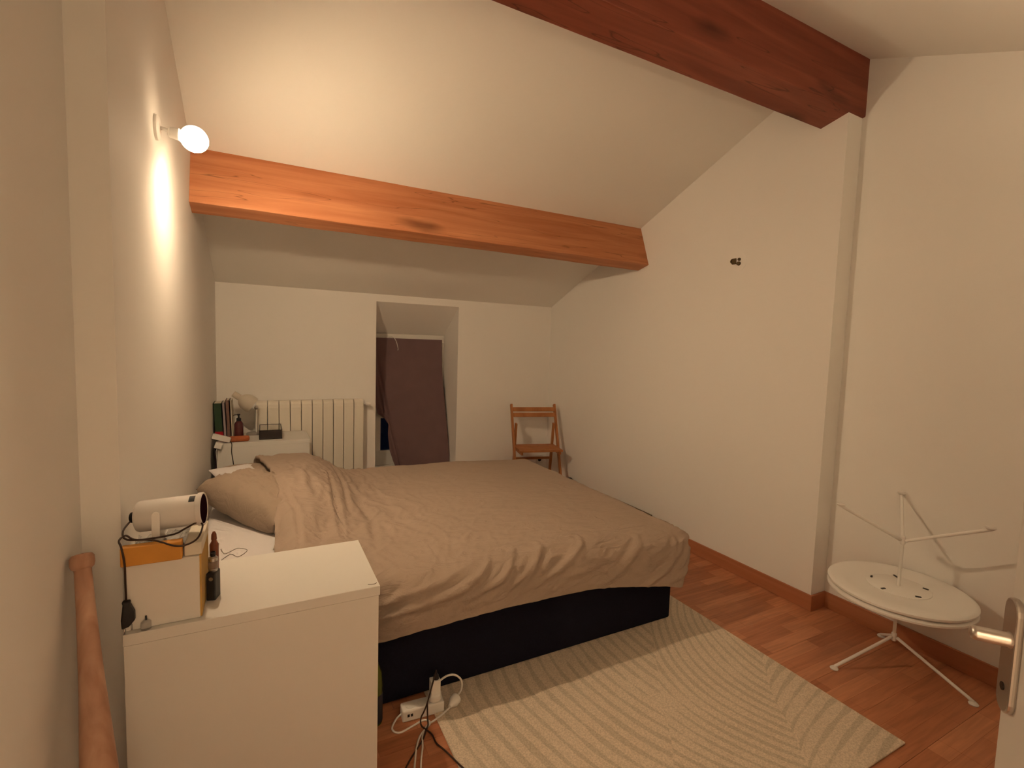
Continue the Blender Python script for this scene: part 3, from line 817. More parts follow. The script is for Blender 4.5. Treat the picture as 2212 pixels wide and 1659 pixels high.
add_tube(bm, [PA - ax * 0.010 + Vector((0, 0, -0.004)), (0.012, 1.47, 0.900), (0.026, 1.440, 0.888), (0.075, 1.440, 0.884), (0.118, 1.452, 0.884), (0.140, 1.462, 0.892), (0.165, 1.470, 0.901),
              (0.176, 1.456, 0.894), (0.166, 1.420, 0.874), (0.130, 1.412, 0.866), (0.080, 1.425, 0.884), (0.040, 1.436, 0.888), (0.022, 1.445, 0.897), (0.0135, 1.425, 0.893), (0.020, 1.4125, 0.880), (0.0255, 1.4105, 0.84), (0.026, 1.4105, 0.79), (0.0265, 1.4105, 0.752)], 0.0022, 8)
cord = obj('power_cord', bm, 'brown_cable', pj, smooth=True, label='dark cord looping over the boxes')
bm = B()
px_, pz_ = 0.0275, 0.716
add_plate(bm, [(px_ - 0.009, pz_ + 0.036), (px_ + 0.007, pz_ + 0.036), (px_ + 0.007, pz_ + 0.028), (px_ + 0.015, pz_ + 0.008), (px_ + 0.015, pz_ - 0.012), (px_ + 0.004, pz_ - 0.026), (px_ - 0.010, pz_ - 0.030), (px_ - 0.011, pz_ - 0.008), (px_ - 0.007, pz_ + 0.028)], 1.402, 1.418, Matrix.Identity(4))
obj('plug', bm, 'black_plastic', cord, bevel=0.003, label='black flat mains plug')
bm = B()
add_rod(bm, (px_ - 0.006, 1.410, pz_ - 0.029), (px_ - 0.006, 1.410, pz_ - 0.044), 0.0018, 8); add_rod(bm, (px_ + 0.008, 1.410, pz_ - 0.023), (px_ + 0.008, 1.410, pz_ - 0.037), 0.0018, 8)
obj('plug_pins', bm, 'steel', cord, smooth=True)

# vaporizer: dark box body, banded glass tank, black tip
vx, vy = 0.192, 1.520
t = thing('vaporizer', 'dark handheld vaporizer standing beside the tall white box', 'vaporizer', (vx, vy, H))
VM = Matrix.Translation((vx, vy, H)) @ Matrix.Rotation(math.radians(-17), 4, 'Z')
bm = B(); add_box(bm, (-0.0115, -0.017, 0.0), (0.0115, 0.017, 0.076), VM); obj('body', bm, 'black_plastic', t, bevel=0.003)
bm = B(); add_rod(bm, VM @ Vector((0.001, -0.0172, 0.060)), VM @ Vector((0.001, -0.0182, 0.060)), 0.0052, 14); obj('fire_button', bm, 'steel', t)
bm = B(); add_lathe(bm, VM @ Vector((0, 0, 0.076)), (0, 0, 1), [(0, 0.0105), (0.006, 0.0115), (0.008, 0.0100)], 20); obj('collar', bm, 'steel', t, smooth='auto')
bm = B(); add_lathe(bm, VM @ Vector((0, 0, 0.0842)), (0, 0, 1), [(0, 0.0112), (0.004, 0.0118), (0.018, 0.0118), (0.020, 0.0112)], 20); obj('tank', bm, 'tank', t, smooth='auto', label='smoky glass tank')
bm = B(); add_lathe(bm, VM @ Vector((0, 0, 0.1044)), (0, 0, 1), [(0, 0.0116), (0.008, 0.0116), (0.012, 0.0075)], 20); obj('tank_cap', bm, 'steel', t, smooth='auto')
bm = B(); add_lathe(bm, VM @ Vector((0, 0, 0.1166)), (0, 0, 1), [(0, 0.006), (0.010, 0.0068), (0.012, 0.005), (0.006, 0.004)], 16); obj('mouthpiece', bm, 'black_plastic', t, smooth='auto')
t = thing('dropper_bottle', 'slim reddish-brown bottle standing behind the dark vaporizer', 'bottle', (0.188, 1.605, H))
bm = B(); add_lathe(bm, (0.188, 1.605, H), (0, 0, 1), [(0, 0.010), (0.002, 0.0115), (0.118, 0.0115), (0.126, 0.007), (0.132, 0.006)], 18); obj('bottle_body', bm, 'dark_liquid', t, smooth='auto')
bm = B(); add_lathe(bm, (0.188, 1.605, H + 0.1325), (0, 0, 1), [(0, 0.0075), (0.014, 0.0065), (0.022, 0.003)], 14); obj('cap', bm, 'dark_liquid', t, smooth='auto')
t = thing('vial', 'tiny translucent vial with dark tip at the front edge of the foreground nightstand', 'vial', (0.062, 1.416, H))
bm = B(); add_lathe(bm, (0.0615, 1.4185, H), (0, 0, 1), [(0, 0.0085), (0.001, 0.0105), (0.018, 0.0105), (0.023, 0.005)], 18); obj('vial_body', bm, 'thin_plastic', t, smooth='auto')
bm = B(); add_lathe(bm, (0.0615, 1.4185, H + 0.023), (0, 0, 1), [(0, 0.0022), (0.010, 0.0018)], 10); obj('vial_tip', bm, 'black_plastic', t, smooth='auto')

# thin loose cord on the white sheet
bm = B()
add_tube(bm, [(0.160, 2.250, 0.4780), (0.190, 2.300, 0.4775), (0.220, 2.260, 0.4778), (0.250, 2.320, 0.4775), (0.210, 2.350, 0.478), (0.170, 2.310, 0.479), (0.150, 2.370, 0.4775)], 0.0012, 6)
tag(obj('thin_cord', bm, 'steel', smooth=True), 'thin grey cord tangled on the white sheet behind the foreground nightstand', 'cord')

# ---- on the far nightstand
def book(label, x0, x1, y0, y1, h, lean, cover, name='book'):
    """upright book, spine towards the camera, leaning by `lean` metres at its top"""
    t = thing(name, label, 'book', ((x0 + x1) / 2, (y0 + y1) / 2, H), 'books on the far nightstand')
    def sh(b_):
        for v in b_.verts: v.co.x += -lean * (v.co.z - H) / h
        return b_
    b_ = B(); add_box(b_, (x0, y0, H), (x0 + 0.003, y1, H + h)); add_box(b_, (x1 - 0.003, y0, H), (x1, y1, H + h)); add_box(b_, (x0, y0, H), (x1, y0 + 0.003, H + h))
    obj('cover', sh(b_), cover, t)
    b_ = B(); add_box(b_, (x0 + 0.0032, y0 + 0.0034, H + 0.004), (x1 - 0.0032, y1 - 0.004, H + h - 0.004)); obj('page_block', sh(b_), 'paper', t)
    return t, sh
t, sh = book('thick green book with a red band at its foot', 0.014, 0.064, 3.955, 4.13, 0.252, 0.012, 'book_green')
bm = B(); add_box(bm, (0.0138, 3.9545, H + 0.0), (0.0642, 3.956, H + 0.052)); obj('red_band', sh(bm), 'book_red', t, label='red band at the foot of the spine')
book('thin lilac-grey book beside the green book', 0.066, 0.084, 3.955, 4.12, 0.255, 0.011, 'book_grey')
book('mottled brown book, between the lilac-grey book and the cream one', 0.086, 0.110, 3.950, 4.13, 0.272, 0.010, 'book_brown')
book('thin cream book at the right of the row, behind the dark pump bottle', 0.112, 0.124, 3.950, 4.12, 0.272, 0.008, 'paper')

t = thing('pump_bottle', 'dark reddish pump bottle in front of the books', 'bottle', (0.178, 3.92, H))
bx, by = 0.160, 3.905
bm = B(); add_lathe(bm, (bx, by, H), (0, 0, 1), [(0, 0.026), (0.003, 0.0285), (0.108, 0.0285), (0.122, 0.022), (0.130, 0.0145)], 28); obj('bottle_body', bm, 'amber', t, smooth='auto')
bm = B(); add_lathe(bm, (bx, by, H + 0.130), (0, 0, 1), [(0, 0.015), (0.020, 0.015), (0.024, 0.006), (0.040, 0.005)], 18); obj('pump_collar', bm, 'black_plastic', t, smooth='auto')
bm = B(); add_lathe(bm, (bx, by, H + 0.170), (0, 0, 1), [(0, 0.010), (0.008, 0.010), (0.010, 0.008)], 16); add_tube(bm, [(bx - 0.006, by - 0.002, H + 0.175), (bx - 0.022, by - 0.008, H + 0.175), (bx - 0.032, by - 0.012, H + 0.172)], 0.003, 8)
obj('pump_head', bm, 'black_plastic', t, smooth='auto')

# glass keepsake box with black metal edges
t = thing('glass_box', 'small lidded glass box with black metal edges on the far nightstand', 'box', (0.355, 3.97, H))
gx0, gx1, gy0, gy1, gz1 = 0.290, 0.431, 3.842, 4.110, H + 0.064
bm = B(); e = 0.0028
for x in (gx0, gx1):
    for y in (gy0, gy1): add_box(bm, (x - e, y - e, H), (x + e, y + e, gz1))
for z in (H + e, gz1):
    for x in (gx0, gx1): add_box(bm, (x - e, gy0, z - e), (x + e, gy1, z + e))
    for y in (gy0, gy1): add_box(bm, (gx0, y - e, z - e), (gx1, y + e, z + e))
obj('metal_edges', bm, 'black_metal', t, label='black metal edging')
for nm, lo, hi in (('glass_front', (gx0 + e, gy0 - 0.001, H + 2 * e), (gx1 - e, gy0 + 0.001, gz1 - e)), ('glass_side', (gx0 - 0.001, gy0 + e, H + 2 * e), (gx0 + 0.001, gy1 - e, gz1 - e)),
                   ('glass_side', (gx1 - 0.001, gy0 + e, H + 2 * e), (gx1 + 0.001, gy1 - e, gz1 - e)), ('glass_back', (gx0 + e, gy1 - 0.001, H + 2 * e), (gx1 - e, gy1 + 0.001, gz1 - e)),
                   ('glass_lid', (gx0 + e, gy0 + e, gz1 - 0.001), (gx1 - e, gy1 - e, gz1 + 0.001))):
    bm = B(); add_box(bm, lo, hi); obj(nm, bm, 'grey_glass' if nm == 'glass_front' else 'glass', t)
bm = B(); add_box(bm, (gx0 + e, gy0 + 0.004, H + 0.0002), (gx1 - e, gy1 - 0.004, H + 0.004)); obj('dark_lining', bm, mat('dark_velvet', (0.05, 0.04, 0.045), 0.9, 0.1), t)

# desk lamp: bell shade on a slim stem
t = thing('desk_lamp', 'small greige desk lamp with tilted bell shade on the far nightstand', 'lamp', (0.262, 4.09, H))
A0 = Vector((0.122, 4.03, 0.982)); ad = Vector((0.82, -0.05, -0.58)).normalized()
bm = B(); add_lathe(bm, A0, ad, [(0, 0.018), (0.003, 0.022), (0.045, 0.023), (0.052, 0.020)], 24); obj('lamp_holder', bm, 'lamp_cream', t, smooth='auto')
bm = B(); add_lathe(bm, A0 + ad * 0.050, ad, [(0, 0.019), (0.008, 0.030), (0.022, 0.046), (0.042, 0.057), (0.066, 0.061), (0.092, 0.060), (0.104, 0.058), (0.104, 0.056), (0.066, 0.058), (0.02, 0.042)], 32); obj('lamp_shade', bm, 'lamp_cream', t, smooth='auto')
bm = B(); add_tube(bm, [(0.268, 4.09, H + 0.012), (0.268, 4.09, 0.80), (0.268, 4.085, 0.868)], 0.0055, 10); obj('stem', bm, 'white_metal', t, smooth=True)
bm = B(); add_lathe(bm, (0.268, 4.072, 0.872), (0, -1, 0), [(-0.02, 0.008), (-0.012, 0.013), (0.022, 0.013), (0.024, 0.009)], 16); obj('joint', bm, 'steel', t, smooth='auto')
bm = B(); add_lathe(bm, (0.255, 4.085, H), (0, 0, 1), [(0, 0.056), (0.008, 0.056), (0.013, 0.050), (0.015, 0.010)], 28); obj('lamp_base', bm, 'steel', t, smooth='auto')

# terracotta knitted case
bm = B()
add_tube(bm, [(0.098, 3.805, H + 0.026), (0.12, 3.808, H + 0.026), (0.17, 3.815, H + 0.026), (0.21, 3.824, H + 0.025), (0.226, 3.828, H + 0.024)], lambda s: 0.026 * (1 - abs(2 * s - 1) ** 5) ** 0.5 + 0.0005, 16)
for v in bm.verts: v.co.z = H + (v.co.z - H) * 0.78
tag(obj('soft_case', bm, 'terracotta', smooth=True), 'terracotta oval soft case at the front of the far nightstand', 'case')

bm = B()  # added dark sheet standing in for shade in the gap beside the far nightstand
def dark_gap_sheet(a, c):
    return Vector((0.017 + 0.006 * math.sin(9 * c + 3 * a), 3.785 + 0.26 * a, 0.004 + 0.64 * c - 0.05 * a * c))
add_grid(bm, dark_gap_sheet, 10, 16)
dc = obj('dark_gap_sheet', bm, mat('dark_gap_tone', (0.045, 0.022, 0.028), 0.9, 0.1), smooth=True); dc.modifiers.new('thickness', 'SOLIDIFY').thickness = 0.006
tag(dc, 'dark sheet added to fill the shaded gap between the far nightstand and the left wall', 'cloth')

# white socket bar lying on the corner, adapter plugged in
SM = Matrix.Translation((0.062, 3.786, H + 0.036)) @ Matrix.Rotation(math.radians(19), 4, 'Y')
t = thing('socket_bar', 'white socket bar tipped over the corner of the far nightstand', 'socket bar', (0.062, 3.79, H))
bm = B(); add_box(bm, (-0.056, -0.020, -0.017), (0.056, 0.020, 0.017), SM); obj('bar_body', bm, 'white_plastic', t, bevel=0.005, seg=3)
bm = B(); add_tube(bm, [SM @ Vector((0.052, 0, -0.006)), (0.123, 3.765, H - 0.004), (0.122, 3.757, H - 0.06), (0.132, 3.754, H - 0.14), (0.138, 3.72, H - 0.20)], 0.0028, 8); obj('power_cord', bm, 'black_cable', t, smooth=True, label='black cord hanging down the nightstand')
t = thing('charger', 'white cube charger hanging from the white socket bar', 'charger', (0.045, 3.745, H - 0.01))
bm = B(); add_box(bm, (-0.022, -0.018, -0.020), (0.022, 0.018, 0.020), Matrix.Translation((0.048, 3.745, H - 0.006)) @ Matrix.Rotation(math.radians(19), 4, 'Y')); obj('charger_body', bm, 'white_plastic', t, bevel=0.005, seg=3)
bm = B(); add_tube(bm, [(0.040, 3.742, H - 0.026), (0.034, 3.740, H - 0.045), (0.037, 3.742, H - 0.10), (0.040, 3.744, H - 0.18), (0.045, 3.73, H - 0.22)], 0.0022, 8); obj('charging_cable', bm, 'white_plastic', t, smooth=True)

# ------------------------------------------------------------------ radiator
t = thing('radiator', 'cream ten-section radiator under the back wall, left of the window', 'radiator', (0.66, 4.2, 0.12))
rx0, rx1, rz0, rz1 = 0.262, 1.064, 0.13, 0.905
ns = 10; pw = (rx1 - rx0) / ns
def section(x):
    b_ = B(); g = 0.0024
    # front plate with rounded shoulder: swept profile in (y, z)
    poly = [(4.178, rz0), (4.178, rz1 - 0.055), (4.182, rz1 - 0.030), (4.192, rz1 - 0.012), (4.208, rz1 - 0.002), (4.230, rz1), (4.262, rz1 - 0.006), (4.268, rz1 - 0.03), (4.268, rz0 + 0.02), (4.255, rz0)]
    add_prism(b_, poly, 0, x + g, x + pw - g)
    return b_
for k in range(ns):
    obj('section', section(rx0 + k * pw), 'radiator', t, bevel=0.002)
for z in (rz0 + 0.05, rz1 - 0.07):
    bm = B(); add_rod(bm, (rx0 + 0.02, 4.235, z), (rx1 - 0.02, 4.235, z), 0.02, 10); obj('header_pipe', bm, 'radiator', t, smooth='auto')
bm = B()
add_rod(bm, (rx1 - 0.005, 4.235, rz1 - 0.045), (rx1 + 0.055, 4.235, rz1 - 0.045), 0.009, 12); add_rod(bm, (rx1 + 0.022, 4.215, rz1 - 0.045), (rx1 + 0.060, 4.215, rz1 - 0.045), 0.013, 14)
add_rod(bm, (rx1 + 0.022, 4.235, rz1 - 0.045), (rx1 + 0.022, 4.235, rz1 - 0.015), 0.007, 10)
obj('valve', bm, 'white_metal', t, smooth='auto')
bm = B(); add_tube(bm, [(rx1 + 0.045, 4.235, rz1 - 0.045), (rx1 + 0.052, 4.26, rz1 - 0.045), (rx1 + 0.052, D, rz1 - 0.045)], 0.007, 10); obj('pipe', bm, 'white_metal', t, smooth=True)
for x in (rx0 + 0.1, rx1 - 0.1):
    for z in (rz0 + 0.06, rz1 - 0.09):
        bm = B(); add_box(bm, (x - 0.012, 4.269, z), (x + 0.012, D, z + 0.03)); obj('wall_bracket', bm, 'white_metal', t)

# ------------------------------------------------------------------ curtain in the window niche
bm = B()
def curt(a, c):
    # c: 0 top .. 1 bottom ; a: 0 left .. 1 right
    z = 1.428 - 1.26 * c
    xl = float(np.interp(z, [0.15, 0.26, 0.37, 0.52, 0.62, 0.68, 0.72, 1.1, 1.43], [1.46, 1.412, 1.375, 1.364, 1.362, 1.325, 1.262, 1.222, 1.20]))
    xr = float(np.interp(z, [0.15, 0.26, 0.84, 1.25, 1.43], [1.935, 1.930, 1.912, 1.90, 1.898]))
    x = xl + (xr - xl) * a
    y = YW - 0.055 - 0.20 * sst(0.1, 1.0, c) * (0.35 + 0.65 * a)
    s = x - xl
    # diagonal pleats falling from the top-left corner
    f1 = 1.215 + 0.20 * c + 0.05 * c * c; f2 = 1.20 + 0.145 * c + 0.06 * c * c; f3 = 1.20 + 0.27 * c
    amp = sst(0.03, 0.35, c)
    y -= 0.022 * amp * math.exp(-((x - f1) / 0.016) ** 2) + 0.020 * amp * math.exp(-((x - f2) / 0.014) ** 2)
    y += 0.018 * amp * math.exp(-((x - f1 - 0.022) / 0.012) ** 2) - 0.010 * amp * math.exp(-((x - f3) / 0.03) ** 2)
    y += 0.006 * fbm(x * 5, z * 3.0, 2.0, 2) * sst(0, 0.2, c)
    if z < 0.17: z = 0.17
    return Vector((x, y, z))
add_grid(bm, curt, 110, 90)
cu = obj('curtain', bm, 'curtain', smooth=True)
cu.modifiers.new('thickness', 'SOLIDIFY').thickness = 0.003
tag(cu, 'dark mauve-brown cloth hung across the window niche', 'curtain')
bm = B(); add_tube(bm, [(1.385, 4.690, 1.440), (1.405, 4.640, 1.440), (1.425, 4.634, 1.425), (1.445, 4.632, 1.385), (1.458, 4.632, 1.325), (1.452, 4.632, 1.318)], 0.0030, 8)
tag(obj('white_cord', bm, 'white_plastic', smooth=True), 'short white cord dangling over the top of the mauve-brown cloth', 'cord')

# ------------------------------------------------------------------ folding chair in the corner
ch = thing('folding_chair', 'wooden folding chair standing in the far right corner', 'chair', (2.61, 3.95, 0))
ch.rotation_euler = (0, 0, math.radians(-14))
CM = world_of(ch)
def P(x, y, z): return CM @ Vector((x, y, z))
def bar(name, a, b_, w, d, parent, wax=None):
    """flat bar from a to b_ (chair frame); w across x, d the other way"""
    a = Vector(a); b_ = Vector(b_); v = b_ - a; L = v.length
    x = Vector((1, 0, 0)) if wax is None else Vector(wax); z = v.normalized(); y = z.cross(x).normalized(); x = y.cross(z)
    mt = Matrix((x, y, z)).transposed().to_4x4(); mt.translation = a
    bb = B(); add_box(bb, (-w / 2, -d / 2, 0), (w / 2, d / 2, L), CM @ mt)
    return obj(name, bb, 'chair', parent, bevel=0.003)
hw = 0.216
for s in (-1, 1):
    bar('leg', (s * hw, -0.20, 0), (s * hw, 0.15, 0.83), 0.020, 0.036, ch)                 # front leg running up as back stile
    bar('leg', (s * (hw - 0.030), 0.15, 0), (s * (hw - 0.030), 0.050, 0.66), 0.020, 0.034, ch)   # rear leg
for z, yy in ((0.785, 0.128), (0.735, 0.107)):
    bar('back_slat', (-hw + 0.01, yy - 0.012, z), (hw - 0.01, yy - 0.012, z), 0.042, 0.014, ch, wax=(0, 0.388, 0.922))
for k in range(5):
    yy = -0.175 + k * 0.062
    bb = B(); add_box(bb, (-hw + 0.012, yy - 0.026, 0.432), (hw - 0.012, yy + 0.026, 0.450), CM); obj('seat_slat', bb, 'chair', ch, bevel=0.004)
for s in (-1, 1):
    bb = B(); add_box(bb, (s * 0.18 - 0.010, -0.19, 0.404), (s * 0.18 + 0.010, 0.09, 0.431), CM); obj('seat_rail', bb, 'chair', ch, bevel=0.003)
bar('stretcher', (-hw + 0.04, 0.103, 0.31), (hw - 0.04, 0.103, 0.31), 0.022, 0.018, ch, wax=(0, 0, 1))
bar('stretcher', (-hw + 0.01, -0.135, 0.155), (hw - 0.01, -0.135, 0.155), 0.022, 0.018, ch, wax=(0, 0, 1))

# socket on the back wall behind the chair
t = thing('wall_socket', 'white wall socket low on the back wall behind the folding chair', 'socket', (2.857, D, 0.226))
bm = B(); add_box(bm, (2.817, D - 0.012, 0.186), (2.897, D, 0.266)); obj('cover_plate', bm, 'white_plastic', t, bevel=0.004)
bm = B(); add_lathe(bm, (2.857, D - 0.012, 0.226), (0, -1, 0), [(0, 0.020), (0.0015, 0.020), (0.002, 0.017)], 20); obj('socket_hole', bm, 'black_plastic', t, smooth='auto')

# bare light fitting on the right wall
t = thing('wall_fitting', 'bare electrical fitting with brown terminal block on the right wall', 'fitting', (W, 2.12, 1.948))
bm = B(); add_lathe(bm, (W, 2.110, 1.945), (-1, 0, 0), [(0, 0.056), (0.002, 0.056), (0.003, 0.050)], 28); obj('round_plate', bm, 'wall', t, smooth='auto')
bm = B(); add_box(bm, (W - 0.012, 2.124, 1.932), (W - 0.003, 2.154, 1.968)); obj('terminal_block', bm, 'brass', t, bevel=0.003)
bm = B(); add_lathe(bm, (W - 0.003, 2.150, 1.952), (-1, 0, 0), [(0, 0.015), (0.008, 0.015), (0.0085, 0.011), (0.002, 0.010)], 18); obj('screw_ring', bm, 'brass', t, smooth='auto')
bm = B(); add_lathe(bm, (W - 0.003, 2.104, 1.958), (-1, 0, 0), [(0, 0.010), (0.008, 0.009)], 14); add_lathe(bm, (W - 0.003, 2.106, 1.933), (-1, 0, 0), [(0, 0.013), (0.010, 0.012)], 14); obj('terminal_screw', bm, 'brass', t, smooth='auto')

# ------------------------------------------------------------------ stacked white garden tables
TC = Vector((2.800, 1.075, 0))
def table_parts(t, flip, ztop, joint, angs, foot_r=0.279):
    """one low round folding table: metal disc with a lip, pole, three legs with caps. flip: feet in the air"""
    sg = -1 if flip else 1
    def Z(z): return z if not flip else ztop + (ztop2 - z)
    cx, cy = TC.x, TC.y
    R = 0.262
    return cx, cy, R
def garden_table(label, zt, s, angs, zj, zfoot, lean=(0, 0)):
    """zt: height of the outside of the tabletop; s = +1 standing, -1 upside down; zj joint height, zfoot feet height"""
    t = thing('garden_table', label, 'table', (TC.x, TC.y, zfoot if s > 0 else zt), 'white folding garden tables')
    cx, cy = TC.x, TC.y; R = 0.262; lip = 0.023
    b_ = B()
    n = 64
    prof = [(0.0, 0.0), (0.0, R - 0.014), (-0.003, R - 0.005), (-0.009, R), (-lip + 0.007, R), (-lip + 0.002, R - 0.005), (-lip, R - 0.016), (-lip, R - 0.060), (-lip + 0.002, R - 0.066), (-lip + 0.002, 0.0)]
    rings = [[Vector((cx + max(r, 1e-4) * math.cos(2 * PI * i / n), cy + max(r, 1e-4) * math.sin(2 * PI * i / n), zt + s * h)) for i in range(n)] for h, r in prof]
    add_rings(b_, rings); obj('tabletop', b_, 'white_metal', t, smooth='auto')
    zu = zt - s * (lip - 0.002)
    b_ = B(); add_lathe(b_, (cx, cy, zu), (0, 0, -s), [(0, 0.115), (0.0025, 0.115), (0.004, 0.110)], 40); obj('mount_plate', b_, 'white_metal', t, smooth='auto')
    for k in range(5):
        a = 2 * PI * k / 5 + 0.5; r = 0.10
        b_ = B(); add_box(b_, (-0.018 if k == 0 else -0.010, -0.004, 0), (0.018 if k == 0 else 0.010, 0.004, 0.003), Matrix.Translation((cx + r * math.cos(a), cy + r * math.sin(a), zu - s * 0.004 - (0 if s < 0 else 0.003))) @ Matrix.Rotation(a * 2, 4, 'Z'))
        obj('slot', b_, 'black_metal', t)
    b_ = B(); add_rod(b_, (cx, cy, zu - s * 0.004), (cx, cy, zj - s * 0.012), 0.0066, 16); obj('pole', b_, 'white_metal', t, smooth='auto')
    b_ = B(); add_lathe(b_, (cx, cy, zj - 0.018), (0, 0, 1), [(0, 0.008), (0.002, 0.0098), (0.034, 0.0098), (0.036, 0.008)], 16); obj('hub', b_, 'white_metal', t, smooth='auto')
    for a_ in angs:
        a = math.radians(a_); fx, fy = cx + 0.272 * math.cos(a), cy + 0.272 * math.sin(a)
        zf = zfoot + s * 0.012
        b_ = B(); add_tube(b_, [(cx + 0.010 * math.cos(a), cy + 0.010 * math.sin(a), zj), ((cx + fx) / 2, (cy + fy) / 2, (zj + zf) / 2 + s * 0.002), (fx, fy, zf)], 0.0066, 12, k=4)
        lg = obj('leg', b_, 'white_metal', t, smooth=True)
        b_ = B(); add_lathe(b_, (fx, fy, zfoot), (0, 0, s), [(0, 0.015), (0.005, 0.017), (0.009, 0.014), (0.015, 0.007)], 18)
        obj('foot_cap', b_, 'white_plastic', lg, smooth='auto')
    return t
garden_table('white round metal garden table standing on its three feet, under an upturned one', 0.352, 1, (158, -82, 33), 0.143, 0.0)
garden_table('white round metal garden table turned upside down on the standing one, legs in the air', 0.3525, -1, (149, -86, 27), 0.583, 0.735)

# ------------------------------------------------------------------ rug
bm = B()
add_box(bm, (0.872, 0.822, 0.0), (2.350, 2.95, 0.007))
tag(obj('rug', bm, 'rug', bevel=0.003), 'beige rug with curving vein-like stripes, partly under the bed', 'rug')

# ------------------------------------------------------------------ power strip and plugs by the bed
t = thing('power_strip', 'white power strip on the floor against the navy bed base', 'power strip', (0.84, 1.69, 0))
PM = Matrix.Translation((0.835, 1.690, 0)) @ Matrix.Rotation(math.radians(-4), 4, 'Z')
bm = B(); add_box(bm, (-0.078, -0.026, 0.001), (0.078, 0.026, 0.044), PM); obj('strip_body', bm, 'white_plastic', t, bevel=0.006, seg=3)
bm = B()
for x in (-0.056, -0.044): add_box(bm, (x - 0.004, -0.0272, 0.020), (x + 0.004, -0.0255, 0.030), PM)
obj('usb_port', bm, 'black_plastic', t)
bm = B()
for x in (-0.045, 0.0): add_lathe(bm, PM @ Vector((x, 0, 0.0435)), (0, 0, 1), [(0, 0.018), (0.001, 0.018), (0.0012, 0.016)], 18)
obj('outlet', bm, 'lacquer_edge', t)
bm = B(); add_tube(bm, [PM @ Vector((-0.076, 0, 0.02)), (0.735, 1.685, 0.012), (0.715, 1.655, 0.005), (0.735, 1.630, 0.004), (0.785, 1.640, 0.004), (0.83, 1.650, 0.004), (0.845, 1.625, 0.004), (0.80, 1.59, 0.004), (0.77, 1.54, 0.004), (0.74, 1.46, 0.004), (0.70, 1.36, 0.004)], 0.0034, 8)
obj('power_cord', bm, 'white_plastic', t, smooth=True, label='white cord curling on the floor')
t = thing('plug_adapter', 'white plug adapter standing in the power strip', 'plug', (0.875, 1.69, 0.045))
AM = PM @ Matrix.Translation((0.046, -0.002, 0.046))
bm = B(); add_lathe(bm, AM @ Vector((0, 0, 0)), (0, 0, 1), [(0, 0.022), (0.003, 0.025), (0.022, 0.025), (0.028, 0.019)], 22); add_box(bm, (-0.018, -0.016, 0.022), (0.018, 0.016, 0.078), AM); obj('adapter_body', bm, 'white_plastic', t, bevel=0.004, smooth='auto')
t = thing('plug', 'black plug on top of the white plug adapter, with a dark cord', 'plug', (0.875, 1.69, 0.125))
bm = B(); add_lathe(bm, AM @ Vector((0.004, 0, 0.079)), (0, 0, 1), [(0, 0.011), (0.012, 0.010), (0.020, 0.005), (0.032, 0.003)], 16); obj('plug_body', bm, 'black_plastic', t, smooth='auto')
bm = B(); q = AM @ Vector((0.0, 0, 0.11))
add_tube(bm, [AM @ Vector((0.004, 0, 0.112)), (0.868, 1.662, 0.140), (0.852, 1.645, 0.115), (0.838, 1.640, 0.075), (0.826, 1.640, 0.045), (0.815, 1.640, 0.024), (0.812, 1.628, 0.008), (0.820, 1.606, 0.006), (0.836, 1.575, 0.004), (0.838, 1.530, 0.004), (0.852, 1.480, 0.012), (0.875, 1.410, 0.012), (0.905, 1.330, 0.012)], 0.0028, 8)
add_tube(bm, [(0.838, 1.640, 0.075), (0.836, 1.628, 0.030), (0.834, 1.615, 0.010), (0.822, 1.596, 0.010), (0.800, 1.566, 0.004), (0.775, 1.54, 0.004), (0.735, 1.50, 0.004), (0.700, 1.45, 0.004), (0.672, 1.36, 0.004)], 0.0028, 8)
obj('power_cord', bm, 'brown_cable', t, smooth=True, label='dark twin cord running across the floor')
t = thing('plug', 'white mains plug lying on the floor beside the power strip', 'plug', (0.955, 1.665, 0))
KM = Matrix.Translation((0.953, 1.672, 0.021)) @ Matrix.Rotation(math.radians(38), 4, 'Z')
bm = B(); add_lathe(bm, KM @ Vector((0.020, 0, 0)), KM.to_3x3() @ Vector((-1, 0, 0)), [(0, 0.017), (0.002, 0.020), (0.022, 0.020), (0.036, 0.012), (0.050, 0.006)], 22); obj('plug_body', bm, 'white_plastic', t, smooth='auto')
bm = B(); add_tube(bm, [KM @ Vector((-0.028, 0, -0.004)), (0.895, 1.640, 0.010), (0.862, 1.632, 0.004), (0.832, 1.620, 0.004), (0.805, 1.585, 0.004), (0.79, 1.535, 0.004), (0.765, 1.47, 0.004), (0.735, 1.36, 0.004)], 0.0032, 8); obj('power_cord', bm, 'white_plastic', t, smooth=True)
bm = B(); add_tube(bm, [KM @ Vector((0.018, 0.0, 0.004)), (0.985, 1.678, 0.055), (0.980, 1.668, 0.100), (0.955, 1.668, 0.128), (0.925, 1.672, 0.132), AM @ Vector((0.018, -0.004, 0.070))], 0.0038, 8); obj('loop_cord', bm, 'white_plastic', t, smooth=True, label='white cord arching up to the adapter')

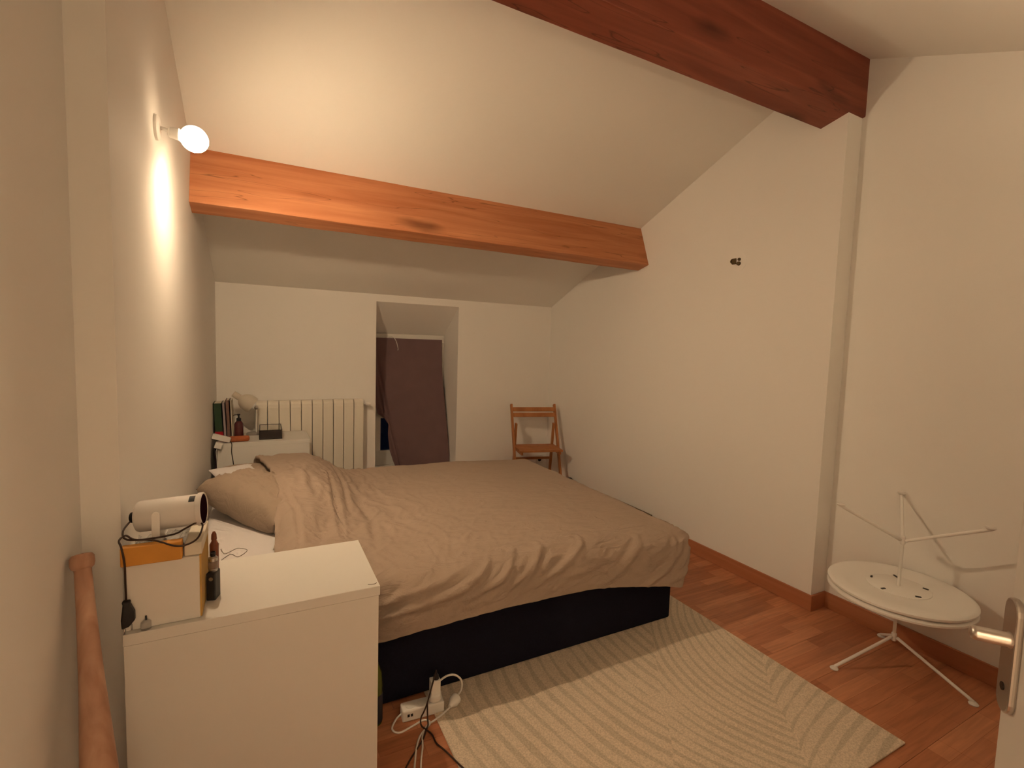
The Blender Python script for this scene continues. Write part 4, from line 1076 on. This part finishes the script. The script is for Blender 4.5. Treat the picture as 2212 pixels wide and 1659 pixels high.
# green bottle between nightstand and bed
t = thing('bottle', 'olive green bottle standing on the floor between foreground nightstand and bed', 'bottle', (0.665, 1.715, 0))
bm = B(); add_lathe(bm, (0.660, 1.722, 0.0), (0, 0, 1), [(0, 0.030), (0.004, 0.034), (0.145, 0.034), (0.190, 0.030), (0.225, 0.018)], 24); obj('bottle_body', bm, 'green_glass', t, smooth='auto')
bm = B(); add_lathe(bm, (0.660, 1.722, 0.0005), (0, 0, 1), [(0.01, 0.0345), (0.115, 0.0345)], 24); obj('bottle_band', bm, mat('dark_band', (0.03, 0.03, 0.035), 0.6), t, smooth='auto')  # dark band round the lower half of the bottle
bm = B(); add_lathe(bm, (0.660, 1.722, 0.225), (0, 0, 1), [(0, 0.016), (0.018, 0.016), (0.020, 0.013)], 18); obj('cap', bm, 'green_glass', t, smooth='auto')

# ------------------------------------------------------------------ baseball bat leaning in the left corner
b0, b1 = Vector((0.0725, 1.07, 0.0)), Vector((-0.050, 1.408, 0.878))
bx_ = (b1 - b0); bl = bx_.length; bd = bx_.normalized()
t = thing('baseball_bat', 'worn wooden baseball bat leaning against the left wall, knob up', 'bat', tuple(b0))
bm = B(); add_lathe(bm, b0 + bd * 0.018 + Vector((0, 0, 0)), bd, [(0, 0.022), (0.006, 0.034), (0.020, 0.0395), (0.24, 0.0400), (0.38, 0.0370), (0.52, 0.0295), (0.66, 0.0220), (0.80, 0.0172), (bl - 0.055, 0.0155), (bl - 0.030, 0.0165)], 28); obj('barrel_and_handle', bm, 'bat', t, smooth='auto')
bm = B(); add_lathe(bm, b0 + bd * (bl - 0.032), bd, [(0, 0.0165), (0.004, 0.0205), (0.012, 0.0225), (0.026, 0.0220), (0.032, 0.018), (0.034, 0.010)], 28); obj('knob', bm, 'bat', t, smooth='auto')

# ------------------------------------------------------------------ things along the right wall behind the bed
bm = B(); add_box(bm, (W - 0.034, 2.715, 0.0), (W - 0.016, 3.13, 0.142))
tag(obj('wooden_board', bm, 'board', bevel=0.002), 'long dark board standing on edge along the right wall behind the bed', 'board')
bm = B(); add_prism(bm, [(3.71, 0.0), (3.84, 0.0), (3.84, 0.150), (3.79, 0.156), (3.71, 0.132)], 0, 2.875, 2.922)
tag(obj('black_block', bm, 'black_plastic', bevel=0.006), 'small black block standing by the right wall behind the bed, near the folding chair', 'block')
